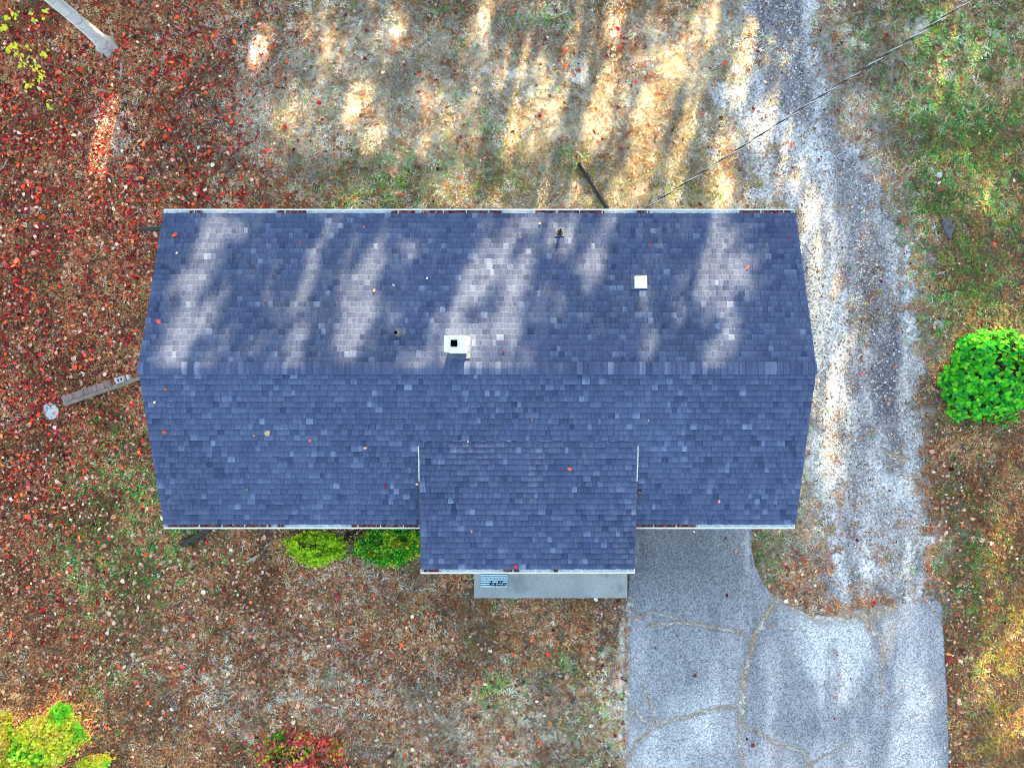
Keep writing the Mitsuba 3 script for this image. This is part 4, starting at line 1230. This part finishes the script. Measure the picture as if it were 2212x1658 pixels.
# ------------------------------------------------------------------ the trees behind the lawn (north), whose crowns break the low sun
e_sun = -SUN / abs(SUN[1])              # step along the light per metre towards the house


def blobs_lit(rows):
    return [(cx, cy, rx, ry, math.radians(t), a) for cx, cy, rx, ry, t, a in rows]


# where the photograph shows sun on the roof and on the lawn: x, y, half width, half length, lean, strength
LIT_ROOF = blobs_lit([(462, 505, 24, 34, 12, 1), (440, 545, 16, 40, 22, .7), (410, 615, 26, 32, 10, .8), (440, 610, 16, 30, 0, .5), (390, 725, 26, 55, 26, .7), (360, 775, 20, 20, 20, .8), (520, 500, 26, 22, 10, .35), (560, 490, 14, 14, 0, .4),
                      (745, 495, 34, 22, 10, .4), (690, 545, 9, 60, 20, .8), (655, 630, 12, 60, 14, .8), (735, 560, 22, 60, 20, .6), (800, 590, 22, 46, 8, .9), (775, 685, 36, 30, 0, .9), (745, 745, 26, 34, 12, .6), (640, 735, 26, 46, 14, .6), (830, 500, 20, 20, 0, .4),
                      (560, 640, 60, 90, 20, .12), (600, 760, 90, 40, 0, .18), (470, 690, 60, 60, 20, .15), (860, 560, 40, 60, 10, .15), (830, 680, 50, 60, 0, .2), (1180, 680, 40, 60, 10, .2), (950, 560, 30, 60, 20, .12), (1640, 620, 30, 60, 0, .12), (1480, 640, 24, 70, 0, .2), (1420, 520, 20, 30, 0, .12), (480, 785, 70, 12, 0, .35), (790, 740, 30, 30, 0, .4),
                      (1005, 640, 22, 80, 26, .7), (975, 690, 14, 40, 14, .8), (1045, 610, 22, 60, 30, .8), (1095, 680, 24, 55, 6, 1.0), (1098, 725, 26, 28, 0, 1.0), (1050, 722, 22, 26, 0, .8), (1130, 487, 34, 20, 0, 1.0), (1095, 540, 14, 46, 14, .8),
                      (1122, 610, 20, 60, 24, .9), (1208, 512, 26, 42, 6, 1.0), (1160, 560, 14, 46, 24, .5), (1280, 578, 22, 34, 10, 1.0), (1308, 490, 14, 22, 6, .5), (1540, 500, 14, 26, 10, .6), (1562, 560, 22, 46, 0, .9), (1532, 620, 24, 44, 4, .9),
                      (1596, 590, 20, 36, 0, .8), (1566, 660, 18, 50, 0, .8), (1578, 725, 18, 40, 0, .7), (1520, 640, 14, 26, 0, .7), (1484, 492, 9, 18, 0, .5), (1392, 655, 18, 34, 0, .3), (1400, 745, 18, 22, 0, .4), (1075, 785, 70, 14, 0, .8), (385, 790, 22, 14, 0, .7),
                      (880, 785, 60, 10, 0, .5), (690, 785, 60, 10, 0, .4), (1545, 760, 20, 26, 0, .5), (985, 740, 30, 34, 0, 1), (1016, 748, 30, 34, 0, 1), (975, 775, 50, 24, 0, .9), (1000, 785, 60, 20, 0, .9), (940, 720, 14, 40, 14, .5), (430, 660, 50, 70, 22, .4), (660, 690, 50, 70, 16, .4), (760, 640, 60, 60, 10, .4), (1060, 560, 40, 80, 24, .45), (1560, 600, 50, 90, 4, .4)])
LIT_PORCH = blobs_lit([(1012, 1010, 34, 70, 8, .10), (1175, 1000, 26, 60, 10, .08), (1140, 1060, 30, 40, 0, .06)])
LIT_LAWN = blobs_lit([(1150, 230, 420, 220, 0, .13), (1350, 300, 300, 160, 0, .10), (1250, 140, 30, 70, 30, .9), (1325, 50, 22, 60, 28, .8), (1110, 150, 34, 34, 20, .8), (1045, 45, 20, 50, 10, .8), (860, 75, 20, 24, 0, .9), (770, 238, 34, 30, 10, .8), (825, 290, 36, 16, -30, .8), (1130, 280, 50, 50, 10, .5),
                      (1200, 220, 40, 60, 20, .6), (1290, 250, 30, 90, 16, .8), (1390, 290, 30, 120, 14, .8), (1480, 330, 26, 110, 12, .7), (1555, 390, 26, 70, 8, .9), (1455, 170, 22, 80, 20, .6), (1600, 150, 20, 80, 14, .7), (1210, 380, 60, 40, 0, .6),
                      (1010, 430, 60, 20, 0, .7), (1330, 430, 70, 24, 0, .7), (940, 230, 40, 34, 0, .4), (560, 110, 22, 44, 8, .7), (680, 80, 30, 30, 0, .4), (620, 270, 50, 50, 0, .3), (215, 310, 20, 60, 12, .9), (210, 390, 24, 24, 0, .6), (1690, 150, 20, 60, 10, .3),
                      (1650, 270, 34, 40, 10, .6), (1700, 370, 30, 50, 0, .4), (1760, 470, 30, 60, 0, .4), (1775, 640, 40, 120, 0, .3), (1785, 880, 40, 150, 0, .25), (1840, 560, 40, 80, 0, .15), (1830, 780, 40, 90, 0, .15), (2060, 120, 50, 90, 10, .35), (2110, 400, 50, 90, 0, .3),
                      (1000, 340, 60, 30, 0, .3), (2014, 1500, 4, 60, 20, .25), (1990, 1565, 6, 70, 22, .42), (2160, 1330, 40, 30, 10, .8), (2160, 1440, 36, 80, 14, .8), (2180, 1570, 30, 50, 10, .8), (2140, 820, 90, 100, 0, .45), (90, 1600, 90, 70, 0, .7), (640, 1640, 100, 40, 0, .4),
                      (1540, 60, 30, 60, 12, .5), (700, 150, 40, 50, 0, .25), (2150, 1200, 30, 50, 0, .4)])


def lit_at(rows, px, py):
    s = np.zeros(len(px))
    for cx, cy, rx, ry, t, a in rows:
        dx, dy = px - cx, py - cy
        u = dx * math.cos(t) + dy * math.sin(t); v = -dx * math.sin(t) + dy * math.cos(t)
        s = np.maximum(s, a * np.exp(-((u / (1.12 * rx)) ** 2 + (v / (1.3 * ry)) ** 2) ** 1.6))
    return s


def shade_reaches(C):
    """For crown points C: how much sun is let through beside them, from where their shadow falls on the roof or the ground."""
    x, y, z = C.T
    g = -e_sun[2]                           # fall per metre of travel
    out = np.zeros(len(C)); done = np.zeros(len(C), bool)
    # rear slope z = RZ - SLN (y' - RY), y' = y - t, z' = z - g t
    t = (z - RIDGE_Z + SLN * (y - RIDGE_Y)) / (g + SLN); yy = y - t; xx = x + e_sun[0] * t
    hit = (yy > RIDGE_Y - .1) & (yy < EAVE_N) & (xx > GX0) & (xx < GX1); zz = z - g * t
    s = FOCAL / (CAM_Z - zz); out[hit] = lit_at(LIT_ROOF, xx[hit] * s[hit] + 1106, 829 - yy[hit] * s[hit]); done |= hit
    sp = (PZ_TOP - PZ_BOT) / (PY_TOP - PY_BOT)
    t = (z - PZ_TOP - sp * (y - PY_TOP)) / (g - sp); yy = y - t; xx = x + e_sun[0] * t; zz = z - g * t
    hit = ~done & (yy < PY_TOP) & (yy > PY_BOT) & (xx > PX0) & (xx < PX1)
    s = FOCAL / (CAM_Z - zz); out[hit] = lit_at(LIT_PORCH, xx[hit] * s[hit] + 1106, 829 - yy[hit] * s[hit]); done |= hit
    t = z / g; yy = y - t; xx = x + e_sun[0] * t; s = FOCAL / CAM_Z
    hit = ~done; out[hit] = lit_at(LIT_LAWN, xx[hit] * s + 1106, 829 - yy[hit] * s)
    return out


rng = np.random.default_rng(91)
AUT = [[lin(150, 120, 50), lin(170, 110, 44), lin(120, 110, 50)], [lin(96, 120, 48), lin(120, 130, 50), lin(80, 100, 44)], [lin(170, 70, 44), lin(150, 50, 40), lin(190, 100, 50)]]
palette = lambda cols, w, n, rng: np.array(cols)[rng.choice(len(cols), n, p=np.array(w) / sum(w))] * rng.uniform(.7, 1.3, (n, 1))
tree_spots = []
for r_, (yb, x_off) in enumerate(((27.5, -12.5), (32.0, -10.0), (36.5, -8.5))):
    for i in range(7):
        tree_spots.append((x_off + i * 5.6 + rng.uniform(-.7, .7) + .21 * 0, yb + rng.uniform(-.8, .8)))
for ti, (tx, ty) in enumerate(tree_spots):
    k = thing('shade_tree', 'tall autumn tree of the row beyond the rear lawn', 'tree', group='trees beyond the rear lawn')
    trk = MB(); top = 15.5 + ty * .06
    V, F = tube([(tx, ty, -.1), (tx, ty, .5), (tx + .1, ty, 3), (tx - .05, ty + .1, 8), (tx, ty, top - 1)], [.34, .25, .21, .15, .04], 10); trk.add(V, F)
    for b_ in range(9):
        z0 = rng.uniform(3.5, top - 4); a = rng.uniform(0, 6.28); L = rng.uniform(1.5, 3.0)
        V, F = tube([(tx, ty, z0), (tx + math.cos(a) * L * .5, ty + math.sin(a) * L * .5, z0 + L * .35), (tx + math.cos(a) * L, ty + math.sin(a) * L, z0 + L * .6)], [.08, .05, .015], 6); trk.add(V, F)
    part(k, 'trunk', trk.ply('brown_bark'))
    n = 9500
    C = np.c_[rng.uniform(-1, 1, (n, 2)), rng.uniform(-1, 1, n)]
    C = C[(C[:, 0] ** 2 + C[:, 1] ** 2 < 1) & (rng.random(n) < 1)]
    zc = (3.0 + top) / 2; hz = (top - 3.0) / 2
    rad = 3.3 * np.clip(1.15 - np.abs(C[:, 2]) ** 4, .3, 1)
    P = np.c_[tx + C[:, 0] * rad, ty + C[:, 1] * rad, zc + C[:, 2] * hz]
    P = P[rng.random(len(P)) < -np.log(np.clip(shade_reaches(P) * 1.6, .02, 1)) / 3.9]
    m = len(P); pal = AUT[ti % 3]
    V, F, Cc = leaf_cards(P, rng.normal(0, 1, (m, 3)) + SUN * .6, .30, palette(pal, [1, 1, 1], m, rng), rng, asp=.75, flat=.3)
    part(k, 'crown', MB().add(V, F, c=Cc).ply('litter_mat'), kind='stuff')

for _k in ('camera', 'sky'): labels.pop(_k, None)
